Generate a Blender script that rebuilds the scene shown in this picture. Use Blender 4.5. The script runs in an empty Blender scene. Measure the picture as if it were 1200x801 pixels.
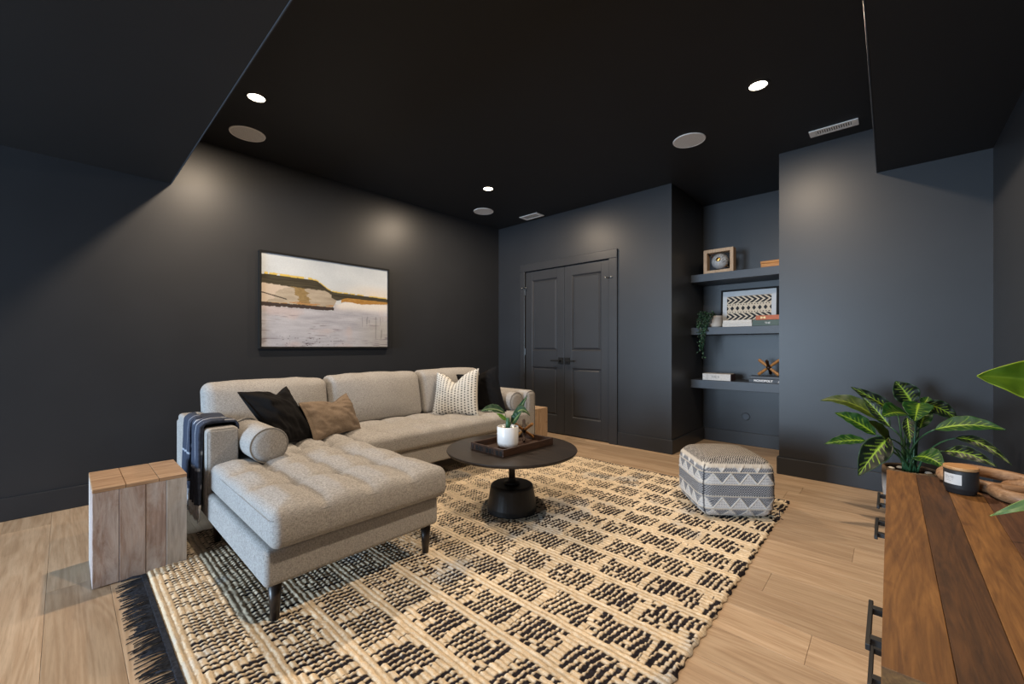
import bpy, bmesh, math, random
import numpy as np
from mathutils import Vector, Matrix
random.seed(7); RNG = np.random.default_rng(7)
S = bpy.context.scene
C = S.collection
pi = math.pi

# ------------------------------------------------------------------ camera
cd = bpy.data.cameras.new('camera'); cam = bpy.data.objects.new('camera', cd); C.objects.link(cam)
cd.sensor_fit = 'HORIZONTAL'; cd.sensor_width = 36.0; cd.lens = 482.0/1200*36
cd.shift_y = (406-400.5)/1200
cam.location = (0, 0, 1.08); cam.rotation_euler = (pi/2, 0, math.radians(42.586))
cd.clip_start = 0.02; cd.clip_end = 60
S.camera = cam
# ------------------------------------------------------------------ world, lights, exposure
w = bpy.data.worlds.new('world'); S.world = w; w.use_nodes = True
w.node_tree.nodes['Background'].inputs[0].default_value = (0.55, 0.72, 1.0, 1)
w.node_tree.nodes['Background'].inputs[1].default_value = 0.12
S.view_settings.view_transform = 'Standard'; S.view_settings.look = 'None'
S.view_settings.exposure = 0.0; S.view_settings.gamma = 1; S.view_settings.use_curve_mapping = False
LAMP_W = 36.0; LAMP_COL = (1.0, 0.80, 0.59)
def area(name, loc, rot, sx, sy, power, col):
    l = bpy.data.lights.new(name, 'AREA'); l.shape = 'RECTANGLE'; l.size = sx; l.size_y = sy
    l.energy = power; l.color = col
    o = bpy.data.objects.new(name, l); o.location = loc; o.rotation_euler = rot; C.objects.link(o); return o
# daylight through the glazed patio opening behind the camera
area('daylight', (-2.5, -5.45, 1.1), (pi/2, 0, 0), 1.9, 1.9, 610, (0.60, 0.79, 1.0))

# ------------------------------------------------------------------ helpers
ROOM = dict(XL=-4.04, XR=0.498, YB=4.12, YF=-5.2, ZC=2.72)
WM = {}                                  # root object -> world matrix
def tag(o, label=None, cat=None, group=None, kind=None):
    for k, v in (('label', label), ('category', cat), ('group', group), ('kind', kind)):
        if v: o[k] = v
    return o
def wm(o):
    m = Matrix.Identity(4)
    while o is not None:
        m = Matrix.LocRotScale(o.location, o.rotation_euler, o.scale) @ m; o = o.parent
    return m
def thing(name, label, cat, loc=(0, 0, 0), rz=0, group=None):
    o = bpy.data.objects.new(name, None); C.objects.link(o); o.empty_display_size = .1
    o.location = loc; o.rotation_euler = (0, 0, rz)
    return tag(o, label, cat, group)
def build(name, geo, mat, parent=None, smooth=False, local=False, cols=None, uvs=None, origin=None):
    """geo=(verts,faces) in world space (or the thing's own space when local)."""
    v, f = geo
    v = np.asarray(v, float)
    if parent is not None and not local:
        im = np.array(wm(parent).inverted()); v = v @ im[:3, :3].T + im[:3, 3]
    loc = None
    if parent is None or origin:
        loc = v.mean(0) if origin is None else np.array(origin, float)
        if parent is None and origin is None: loc[2] = v[:, 2].min()
        v = v-loc
    me = bpy.data.meshes.new(name); me.from_pydata(v.tolist(), [], f)
    if smooth: me.shade_smooth()
    if cols is not None:
        a = me.color_attributes.new('Col', 'FLOAT_COLOR', 'POINT')
        c = np.ones((len(v), 4), np.float32); c[:, :3] = cols; a.data.foreach_set('color', c.ravel())
    me.materials.append(mat)
    o = bpy.data.objects.new(name, me); C.objects.link(o)
    if loc is not None: o.location = loc
    if parent is not None: o.parent = parent
    return o
def dup(root, loc, rz=0, label=None, group=None):
    r = root.copy(); C.objects.link(r); r.location = loc; r.rotation_euler = (0, 0, rz)
    if label: r['label'] = label
    if group: r['group'] = group
    for ch in list(root.children):
        c = ch.copy(); C.objects.link(c); c.parent = r
        for g in ch.children:
            dd = g.copy(); C.objects.link(dd); dd.parent = c
    return r
def join(*gs):
    V = []; Fc = []; n = 0
    for v, f in gs:
        V.append(np.asarray(v, float).reshape(-1, 3)); Fc += [tuple(i+n for i in q) for q in f]; n += len(v)
    return np.concatenate(V), Fc
def xf(g, m):
    m = np.array(m); v = np.asarray(g[0], float); return v @ m[:3, :3].T + m[:3, 3], g[1]
def mv(g, x, y, z): return np.asarray(g[0], float)+np.array([x, y, z]), g[1]
def box(x0, y0, z0, x1, y1, z1, b=0.0, seg=1):
    x0, x1 = min(x0, x1), max(x0, x1); y0, y1 = min(y0, y1), max(y0, y1); z0, z1 = min(z0, z1), max(z0, z1)
    if b <= 0:
        v = [(x0, y0, z0), (x1, y0, z0), (x1, y1, z0), (x0, y1, z0), (x0, y0, z1), (x1, y0, z1), (x1, y1, z1), (x0, y1, z1)]
        return np.array(v, float), [(3, 2, 1, 0), (4, 5, 6, 7), (0, 1, 5, 4), (1, 2, 6, 5), (2, 3, 7, 6), (3, 0, 4, 7)]
    g = rbox((x1-x0, y1-y0, z1-z0), b, (1, 1, 1), m=seg)
    return mv(g, (x0+x1)/2, (y0+y1)/2, (z0+z1)/2)
def rbox(size, r, n=(8, 8, 8), m=3, fn=None):
    """rounded box centred at the origin, welded, n interior cuts per axis, m arc steps"""
    h = np.array(size)/2; r = min(r, h.min()*.999)
    ax = []
    for a in range(3):
        t = np.tan(np.linspace(-pi/4, 0, m+1))*r
        lo = -h[a]+r+t[:-1]
        mid = np.linspace(-h[a]+r, h[a]-r, n[a]+1)
        ax.append(np.concatenate([lo, mid, -lo[::-1]]))
    idx = {}; V = []; Fc = []
    L = [len(a)-1 for a in ax]
    def vid(i, j, k):
        key = (i, j, k)
        if key not in idx:
            idx[key] = len(V); V.append((ax[0][i], ax[1][j], ax[2][k]))
        return idx[key]
    for i in range(L[0]):
        for j in range(L[1]):
            Fc.append((vid(i, j, 0), vid(i, j+1, 0), vid(i+1, j+1, 0), vid(i+1, j, 0)))
            Fc.append((vid(i, j, L[2]), vid(i+1, j, L[2]), vid(i+1, j+1, L[2]), vid(i, j+1, L[2])))
    for i in range(L[0]):
        for k in range(L[2]):
            Fc.append((vid(i, 0, k), vid(i+1, 0, k), vid(i+1, 0, k+1), vid(i, 0, k+1)))
            Fc.append((vid(i, L[1], k), vid(i, L[1], k+1), vid(i+1, L[1], k+1), vid(i+1, L[1], k)))
    for j in range(L[1]):
        for k in range(L[2]):
            Fc.append((vid(0, j, k), vid(0, j, k+1), vid(0, j+1, k+1), vid(0, j+1, k)))
            Fc.append((vid(L[0], j, k), vid(L[0], j+1, k), vid(L[0], j+1, k+1), vid(L[0], j, k+1)))
    P = np.array(V); inner = np.clip(P, -(h-r), h-r); dlt = P-inner
    # points on a face plane of the box keep full depth r along that axis
    ln = np.linalg.norm(dlt, axis=1, keepdims=True); ln[ln == 0] = 1
    P = inner+dlt/ln*r
    if fn is not None: P = fn(P, h)
    return P, Fc
def lathe(prof, n=32, cx=0, cy=0, cap=True):
    V = []; Fc = []; k = len(prof)
    for i in range(n):
        a = 2*pi*i/n
        for r_, z in prof: V.append((cx+r_*math.cos(a), cy+r_*math.sin(a), z))
    for i in range(n):
        j = (i+1) % n
        for q in range(k-1): Fc.append((i*k+q, j*k+q, j*k+q+1, i*k+q+1))
    if cap:
        if prof[0][0] > 1e-6: Fc.append(tuple(i*k for i in range(n-1, -1, -1)))
        if prof[-1][0] > 1e-6: Fc.append(tuple(i*k+k-1 for i in range(n)))
    return np.array(V), Fc
def tube(path, rad, n=8, closed=False, squash=None):
    P = [Vector(p) for p in path]; k = len(P); V = []; Fc = []
    up = None
    for i, p in enumerate(P):
        if closed: t = (P[(i+1) % k]-P[i-1])
        else: t = P[min(i+1, k-1)]-P[max(i-1, 0)]
        t.normalize()
        if up is None:
            up = Vector((0, 0, 1)) if abs(t.z) < .9 else Vector((1, 0, 0))
        s = t.cross(up).normalized(); up = s.cross(t).normalized()
        r_ = rad[i] if hasattr(rad, '__len__') else rad
        for q in range(n):
            a = 2*pi*q/n
            V.append(p+s*(math.cos(a)*r_)+up*(math.sin(a)*r_*(squash or 1)))
    for i in range(k if closed else k-1):
        j = (i+1) % k
        for q in range(n): Fc.append((i*n+q, i*n+(q+1) % n, j*n+(q+1) % n, j*n+q))
    if not closed:
        Fc.append(tuple(range(n-1, -1, -1))); Fc.append(tuple((k-1)*n+q for q in range(n)))
    return np.array([tuple(v) for v in V]), Fc
def grid(P):
    P = np.asarray(P); a, b = P.shape[:2]
    i = np.arange(a*b).reshape(a, b)
    F_ = np.stack([i[:-1, :-1], i[1:, :-1], i[1:, 1:], i[:-1, 1:]], -1).reshape(-1, 4)
    return P.reshape(-1, 3), [tuple(q) for q in F_.tolist()]
def sheet(P, th):
    """closed thin solid from a grid of points; thickness along the local normal"""
    P = np.asarray(P, float); a, b = P.shape[:2]
    du = np.gradient(P, axis=0); dv = np.gradient(P, axis=1)
    N = np.cross(du, dv); N /= np.linalg.norm(N, axis=2, keepdims=True)+1e-12
    g1 = grid(P+N*th/2); g2 = grid(P-N*th/2); n = a*b
    Fc = list(g1[1])+[tuple(q+n for q in reversed(f)) for f in g2[1]]
    i = np.arange(n).reshape(a, b)
    loop = list(i[0, :])+list(i[1:, -1])+list(i[-1, -2::-1])+list(i[-2:0:-1, 0])
    for q in range(len(loop)):
        p, r_ = int(loop[q]), int(loop[(q+1) % len(loop)])
        Fc.append((p, r_, r_+n, p+n))
    return np.concatenate([g1[0], g2[0]]), Fc
def noise2(u, v, s, seed=0):
    """cheap smooth value noise on arrays"""
    rg = np.random.default_rng(seed); T = rg.random((64, 64))
    x = u*s; y = v*s; xi = np.floor(x).astype(int); yi = np.floor(y).astype(int)
    fx = x-xi; fy = y-yi; fx = fx*fx*(3-2*fx); fy = fy*fy*(3-2*fy)
    g = lambda i, j: T[i % 64, j % 64]
    return (g(xi, yi)*(1-fx)*(1-fy)+g(xi+1, yi)*fx*(1-fy)+g(xi, yi+1)*(1-fx)*fy+g(xi+1, yi+1)*fx*fy)
def fbm(u, v, s, seed=0): return .55*noise2(u, v, s, seed)+.3*noise2(u, v, s*2.1, seed+1)+.15*noise2(u, v, s*4.3, seed+2)
def srgb(r, g, b):
    f = lambda c: (c/255/12.92 if c/255 <= .04045 else ((c/255+.055)/1.055)**2.4)
    return np.array([f(r), f(g), f(b)])
def lerp(a, b, t): return a+(b-a)*t
def sstep(a, b, x):
    t = np.clip((x-a)/(b-a), 0, 1); return t*t*(3-2*t)

# ------------------------------------------------------------------ materials
class NT:
    def __init__(s, name, rough=.6, spec=.5, metal=0.):
        s.m = bpy.data.materials.new(name); s.m.use_nodes = True
        s.t = s.m.node_tree; s.b = s.t.nodes['Principled BSDF']
        s.b.inputs['Roughness'].default_value = rough; s.b.inputs['Metallic'].default_value = metal
        s.b.inputs['Specular IOR Level'].default_value = spec
    def n(s, typ, **kw):
        nd = s.t.nodes.new(typ)
        for k, v in kw.items():
            if k in nd.inputs: nd.inputs[k].default_value = v
            else: setattr(nd, k, v)
        return nd
    def l(s, a, b): s.t.links.new(a, b)
    def coords(s, scale=(1, 1, 1), rnd=False, kind='Object'):
        tc = s.n('ShaderNodeTexCoord'); mp = s.n('ShaderNodeMapping'); mp.inputs['Scale'].default_value = scale
        s.l(tc.outputs[kind], mp.inputs['Vector'])
        if rnd:
            oi = s.n('ShaderNodeObjectInfo'); ml = s.n('ShaderNodeVectorMath', operation='SCALE')
            ml.inputs[0].default_value = (37.1, 51.7, 13.3); s.l(oi.outputs['Random'], ml.inputs['Scale'])
            s.l(ml.outputs[0], mp.inputs['Location'])
        return mp.outputs[0]
    def noise(s, vec, scale, detail=4, rough=.55, dist=0.):
        nd = s.n('ShaderNodeTexNoise', Scale=scale, Detail=detail, Roughness=rough, Distortion=dist)
        s.l(vec, nd.inputs['Vector']); return nd.outputs['Fac']
    def ramp(s, fac, stops):
        nd = s.n('ShaderNodeValToRGB'); cr = nd.color_ramp
        while len(cr.elements) < len(stops): cr.elements.new(.5)
        for e, (p, c) in zip(cr.elements, stops): e.position = p; e.color = (*c[:3], 1)
        s.l(fac, nd.inputs['Fac']); return nd.outputs['Color']
    def mix(s, a, b, fac, mode='MIX'):
        nd = s.n('ShaderNodeMix', data_type='RGBA', blend_type=mode)
        for sock, v in ((nd.inputs['Factor'], fac), (nd.inputs['A'], a), (nd.inputs['B'], b)) if False else ((nd.inputs[0], fac), (nd.inputs[6], a), (nd.inputs[7], b)):
            if isinstance(v, (int, float)): sock.default_value = v
            elif isinstance(v, (tuple, list, np.ndarray)): sock.default_value = (*[float(x) for x in v[:3]], 1)
            else: s.l(v, sock)
        return nd.outputs[2]
    def color(s, c):
        if isinstance(c, (tuple, list, np.ndarray)): s.b.inputs['Base Color'].default_value = (*[float(x) for x in c[:3]], 1)
        else: s.l(c, s.b.inputs['Base Color'])
    def bump(s, h, strength=.3, dist=.002):
        nd = s.n('ShaderNodeBump', Strength=strength, Distance=dist); s.l(h, nd.inputs['Height']); s.l(nd.outputs[0], s.b.inputs['Normal'])

def m_plain(name, c, rough=.5, spec=.5, metal=0, var=.12, scale=30, bump=0, bd=.001):
    t = NT(name, rough, spec, metal); c = np.array(c, float); v = t.coords(rnd=True); f = t.noise(v, scale)
    t.color(t.ramp(f, [(.3, c*(1-var)), (.7, np.minimum(c*(1+var), 1))]))
    if bump: t.bump(t.noise(v, scale*6), bump, bd)
    return t.m
def m_paint(name, c, rough=.42):
    t = NT(name, rough, .40); v = t.coords((1, 1, 1)); c = np.array(c)
    f = t.noise(v, 3, 3); t.color(t.ramp(f, [(.3, c*.94), (.7, c*1.06)]))
    v2 = t.coords((3, 3, 60)); t.bump(t.noise(v2, 6, 4, .6), .08, .0012)
    return t.m
def m_wood(name, dark, light, axis=0, scale=1., rough=.5, contrast=1., white=None, bump=.15, obj_tint=.0):
    t = NT(name, rough, .4); dark = np.array(dark); light = np.array(light)
    sc = [14*scale]*3; sc[axis] = 1.1*scale
    v = t.coords(sc, rnd=True)
    grain = t.noise(v, 2.2, 6, .65, .6)
    sc2 = [5*scale]*3; sc2[axis] = .45*scale
    v2 = t.coords(sc2, rnd=True); fig = t.noise(v2, 1.3, 3, .5, 1.5)
    wv = t.n('ShaderNodeMath', operation='SINE'); ml = t.n('ShaderNodeMath', operation='MULTIPLY'); ml.inputs[1].default_value = 55
    t.l(fig, ml.inputs[0]); t.l(ml.outputs[0], wv.inputs[0])
    mr = t.n('ShaderNodeMapRange'); mr.inputs[1].default_value = -1; mr.inputs[2].default_value = 1; t.l(wv.outputs[0], mr.inputs[0])
    mid = (dark+light)/2
    c1 = t.ramp(grain, [(.28, lerp(mid, dark, contrast)), (.5, mid), (.72, lerp(mid, light, contrast))])
    c2 = t.mix(c1, mr.outputs[0], .16, 'SOFT_LIGHT')
    sc3 = [40*scale]*3; sc3[axis] = 2*scale
    fine = t.noise(t.coords(sc3, rnd=True), 4, 3, .7)
    c2 = t.mix(c2, t.ramp(fine, [(.3, (.62, .6, .58)), (.55, (1, 1, 1))]), .45, 'MULTIPLY')
    # knots
    kn = t.noise(t.coords((1.6*scale, 1.6*scale, 1.6*scale), rnd=True), 2.6, 2, .4)
    c2 = t.mix(c2, t.ramp(kn, [(.73, (1, 1, 1)), (.80, (.45, .36, .28))]), .8, 'MULTIPLY')
    if obj_tint:
        oi = t.n('ShaderNodeObjectInfo')
        tint = t.ramp(oi.outputs['Random'], [(0, (1-obj_tint,)*3), (1, (1, 1, 1))])
        c2 = t.mix(c2, tint, 1., 'MULTIPLY')
    if white is not None:
        wf = t.noise(t.coords([s_*(.55 if q_ != axis else 1.6) for q_, s_ in enumerate(sc)], rnd=True), 1.3, 5, .72, .8)
        c2 = t.mix(c2, white, t.ramp(wf, [(.42, (0, 0, 0)), (.66, (.85, .85, .85))]))
    t.color(c2); t.bump(grain, bump, .002)
    return t.m
def m_fabric(name, c, var=.28, scale=1., rough=.95, bump=.5, sheen=.0):
    t = NT(name, rough, .15); c = np.array(c)
    v1 = t.coords((90*scale, 90*scale, 420*scale)); v2 = t.coords((420*scale, 420*scale, 90*scale))
    a = t.noise(v1, 1, 2, .6); b = t.noise(v2, 1, 2, .6)
    mx = t.n('ShaderNodeMath', operation='ADD'); t.l(a, mx.inputs[0]); t.l(b, mx.inputs[1])
    hf = t.n('ShaderNodeMath', operation='MULTIPLY'); hf.inputs[1].default_value = .5; t.l(mx.outputs[0], hf.inputs[0])
    col = t.ramp(hf.outputs[0], [(.34, c*(1-var)), (.5, c), (.66, np.minimum(c*(1+var), 1))])
    big = t.noise(t.coords((4, 4, 4)), 1.5, 2); col = t.mix(col, t.ramp(big, [(.3, (.93, .93, .93)), (.7, (1, 1, 1))]), 1., 'MULTIPLY')
    t.color(col); t.bump(hf.outputs[0], bump, .0015)
    t.b.inputs['Sheen Weight'].default_value = sheen
    return t.m
def m_vcol(name, rough=.8, spec=.3, var=.15, scale=120, bump=.3):
    t = NT(name, rough, spec); at = t.n('ShaderNodeVertexColor', layer_name='Col')
    f = t.noise(t.coords(), scale, 3, .6)
    t.color(t.mix(at.outputs['Color'], t.ramp(f, [(.3, (1-var,)*3), (.7, (1, 1, 1))]), 1., 'MULTIPLY'))
    if bump: t.bump(f, bump, .001)
    return t.m
def m_emit(name, c, s):
    t = NT(name); t.color((1, 1, 1)); t.b.inputs['Emission Color'].default_value = (*c, 1); t.b.inputs['Emission Strength'].default_value = s
    return t.m

M = dict(
    wall=m_paint('charcoal_wall_paint', (.0235, .0255, .0300), .41),
    ceil=m_paint('shade_darkened_paint', (.0115, .012, .014), .6),  # wall paint made darker; the unlit overhead shade is put into the colour
    door=m_paint('charcoal_door_paint', (.030, .0315, .0355), .36),
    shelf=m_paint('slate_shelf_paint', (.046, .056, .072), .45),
    floor=m_wood('oak_floor', (.43, .295, .185), (.66, .49, .335), 0, .75, .42, .8, bump=.05, obj_tint=.22),
    black=m_plain('black_metal', (.012, .012, .013), .38, .5),
    framemat=m_plain('satin_black_frame', (.010, .010, .010), .7, .2),
    blackmatte=m_plain('black_powder_coat', (.016, .015, .015), .45, .4),
    sofa=m_fabric('woven_sofa_fabric', (.365, .35, .335), .42, 1.0),
    piping=m_fabric('sofa_piping_fabric', (.27, .26, .25), .2),
    leg=m_plain('dark_stained_wood', (.022, .015, .012), .35),
    cblack=m_fabric('black_cushion_linen', (.0095, .009, .0095), .25),
    ctan=m_fabric('tan_cushion_linen', (.225, .172, .128), .25),
    cdark=m_fabric('dark_cushion_back', (.02, .02, .024), .2),
    zip=m_plain('white_tag', (.8, .8, .8), .6),
    vfab=m_vcol('printed_fabric', .92, .15, .22, 260, .5),
    vprint=m_vcol('printed_surface', .6, .3, .06, 60, 0),
    vpaintg=m_vcol('painted_canvas', .65, .25, .10, 90, .25),
    vleaf=m_vcol('leaf_surface', .45, .4, .2, 40, .1),
    rug=m_vcol('wool_rug', 1., .05, .34, 330, .8),
    fringe=m_plain('navy_rug_yarn', (.030, .034, .045), .95, .1, var=.5, scale=90),
    stem=m_plain('green_stem', (.03, .10, .045), .4),
    soil=m_plain('dark_soil', (.035, .02, .012), .95, .1, var=.5, scale=150, bump=.8, bd=.004),
    ceramic=m_plain('white_ceramic', (.80, .80, .80), .22, .5, var=.03),
    tabletop=m_wood('ebonised_tabletop', (.012, .009, .008), (.035, .026, .021), 0, 1.2, .38, 1., bump=.05),
    traywood=m_wood('dark_tray_wood', (.02, .011, .008), (.075, .038, .024), 1, 2., .45, 1.),
    jack=m_wood('amber_wood', (.22, .085, .022), (.52, .25, .075), 2, 3., .4, 1., bump=.05),
    jackdark=m_plain('dark_bronze', (.03, .014, .008), .35, .5, .3),
    lightwood=m_wood('pale_pine', (.36, .23, .135), (.58, .42, .28), 2, 2.5, .6, .8),
    orangewood=m_wood('orange_cedar', (.36, .13, .022), (.60, .27, .06), 0, 3., .5, .9),
    white=m_plain('white_trim', (.80, .79, .78), .5, var=.04),
    grille=m_plain('speaker_grille', (.62, .61, .60), .7, .3, var=.25, scale=700),
    paper=m_plain('book_pages', (.66, .63, .57), .9, .1, var=.15, scale=200),
    bookwhite=m_plain('white_book_cover', (.60, .58, .55), .6, var=.12, scale=90),
    bookred=m_plain('terracotta_book_cover', (.42, .115, .05), .6),
    bookgreen=m_plain('deep_green_book_cover', (.06, .095, .085), .6),
    bookdark=m_plain('charcoal_book_cover', (.028, .032, .042), .5),
    bookbrown=m_plain('maroon_book_cover', (.05, .02, .018), .5),
    ink=m_plain('white_ink', (.75, .75, .75), .6, var=.02), inkdark=m_plain('grey_ink', (.2, .2, .2), .6), inkcream=m_plain('cream_ink', (.75, .62, .32), .6),
    mat=m_plain('print_mat_board', (.55, .58, .61), .8, .2, var=.03),
    candle=m_plain('matte_black_jar', (.018, .018, .019), .55, .4),
    cork=m_wood('bamboo_lid', (.38, .19, .075), (.60, .34, .15), 0, 3., .5, .8, bump=.03),
    chain=m_wood('carved_mango_wood', (.17, .085, .04), (.42, .24, .125), 0, 2.5, .5, 1.),
    chrome=m_plain('polished_nickel', (.75, .72, .66), .18, .5, 1, .05),
    sphere=m_vcol('etched_metal_ball', .35, .5, .25, 200, .3),
    gold=m_plain('brushed_gold', (.72, .42, .12), .3, .5, 1, .1),
    potwash=m_vcol('whitewashed_pot', .75, .3, .25, 45, .5),
    drawer=m_wood('drawer_wood', (.05, .024, .011), (.15, .075, .032), 1, 1.5, .5, 1.),
    frame=m_plain('window_frame_black', (.02, .02, .02), .5),
)
M['wash'] = [m_wood('whitewashed_board_a', (.30, .205, .175), (.43, .325, .285), 2, 1.6, .75, .8, white=(.60, .56, .56)),
             m_wood('whitewashed_board_b', (.40, .35, .31), (.58, .53, .49), 2, 1.3, .75, 1., white=(.54, .51, .485)),
             m_wood('whitewashed_board_c', (.31, .215, .18), (.45, .345, .30), 2, 1.2, .75, .8, white=(.60, .56, .55))]
M['washtop'] = m_wood('acacia_board', (.30, .175, .095), (.55, .37, .235), 1, 1.5, .6, 1.)
CONS = [((.115, .046, .011), (.235, .108, .028)), ((.040, .015, .005), (.100, .041, .012)), ((.130, .053, .013), (.255, .118, .032)),
        ((.055, .021, .010), (.13, .055, .024)), ((.13, .058, .02), (.27, .14, .055)), ((.07, .03, .013), (.16, .075, .03))]
M['cons'] = [m_wood('reclaimed_board_%s' % 'abcdef'[i], a, b, 1, 2.0, .62, 1.2, bump=.25) for i, (a, b) in enumerate(CONS)]

# ------------------------------------------------------------------ room shell
XL, XR, YB, YF, ZC = -4.04, .498, 4.12, -5.2, 2.72
NX0, NX1, NYB = -1.613, -.696, 5.066           # niche
def struct(name, g, m, parent=None, smooth=False):
    o = build(name, g, m, parent, smooth); 
    if parent is None: o['kind'] = 'structure'
    return o
floor = struct('floor', box(XL-.12, YF-.12, -.08, XR+.12, NYB+.12, -.014), M['floor'])
# oak planks running along x, one object each
plank_n = 0
joints = {9: -.215, 11: -.416, 14: -.14, 12: .1, 10: -1.1, 13: -.62}
k = -28
while True:
    y0 = -.055+.195*k; y1 = y0+.195
    k += 1
    if y0 > NYB: break
    if y1 < YF: continue
    xa, xb = (XL, XR) if y0 < YB-.001 else (NX0, NX1)
    j0 = joints.get(k-1, XR-random.uniform(.2, 1.7))
    cuts = [j0]
    while cuts[-1] > xa: cuts.append(cuts[-1]-1.8)
    cuts = [c for c in cuts if xa+.08 < c < xb-.08]
    ed = [xb]+sorted(cuts, reverse=True)+[xa]
    yy0 = max(y0, YF); 
    for a, b in zip(ed[:-1], ed[1:]):
        yy1 = y1
        g = box(b+.0004, yy0+.0004, -.014, a-.0004, yy1-.0004, 0, .0010)
        build('plank', g, M['floor'], floor, origin=(0, 0, 0))
        plank_n += 1
struct('ceiling', box(XL-.12, YF-.12, ZC, XR+.12, NYB+.12, ZC+.1), M['ceil'])
struct('wall_left', box(XL-.12, YF-.12, -.014, XL, YB, ZC), M['wall'])
struct('wall_right', box(XR, YF-.12, -.014, XR+.12, YB+.12, ZC), M['wall'])
# back wall with the double-door opening and the shelf niche
DX0, DX1, DZ = -3.545, -2.305, 2.062
struct('wall_back', join(box(XL-.12, YB, -.014, DX0, YB+.12, ZC), box(DX0, YB, DZ, DX1, YB+.12, ZC), box(DX1, YB, -.014, NX0, YB+.12, ZC),
       box(NX1, YB, -.014, XR, YB+.12, ZC)), M['wall'])
struct('wall_niche', join(box(NX0-.1, YB+.12, -.014, NX0, NYB, ZC), box(NX1, YB+.12, -.014, NX1+.1, NYB, ZC), box(NX0-.1, NYB, -.014, NX1+.1, NYB+.1, ZC)), M['wall'])
struct('wall_closet', box(DX0-.05, YB+.12, -.014, DX1+.05, YB+.16, DZ+.05), M['ceil'])
WX0, WX1, WZ0, WZ1 = -3.5, -1.5, .06, 2.1
struct('wall_front', join(box(XL-.12, YF-.12, -.014, WX0, YF, ZC), box(WX1, YF-.12, -.014, XR+.12, YF, ZC), box(WX0, YF-.12, WZ1, WX1, YF, ZC), box(WX0, YF-.12, -.014, WX1, YF, WZ0)), M['wall'])
win = struct('window_1', join(box(WX0, YF-.1, WZ0, WX0+.06, YF-.03, WZ1), box(WX1-.06, YF-.1, WZ0, WX1, YF-.03, WZ1), box(WX0, YF-.1, WZ1-.06, WX1, YF-.03, WZ1),
             box(WX0, YF-.1, WZ0, WX1, YF-.03, WZ0+.06), box((WX0+WX1)/2-.04, YF-.1, WZ0, (WX0+WX1)/2+.04, YF-.03, WZ1)), M['frame'])
struct('soffit_left', box(XL, YF, 2.324, XR, .553, ZC, 0), M['ceil'])
struct('soffit_right', box(-.073, .553, 2.382, XR, YB, ZC, 0), M['ceil'])
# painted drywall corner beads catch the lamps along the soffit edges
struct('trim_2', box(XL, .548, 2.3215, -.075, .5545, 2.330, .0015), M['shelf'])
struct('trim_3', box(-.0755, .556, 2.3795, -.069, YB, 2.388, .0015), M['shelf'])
# baseboards
BH, BT = .143, .016
def base(name, x0, y0, x1, y1): struct(name, box(x0, y0, 0, x1, y1, BH, .004), M['wall'])
base('baseboard_left', XL, YF, XL+BT, YB)
base('baseboard_right', XR-BT, YF, XR, YB)
base('baseboard_back', XL+BT, YB-BT, -3.62, YB)
base('baseboard_middle', -2.203, YB-BT, NX0+BT, YB)
base('baseboard_back_right', NX1-BT, YB-BT, XR-BT, YB)
base('baseboard_niche_left', NX0, YB, NX0+BT, NYB)
base('baseboard_niche_right', NX1-BT, YB, NX1, NYB)
base('baseboard_niche_back', NX0+BT, NYB-BT, NX1-BT, NYB)
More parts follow.
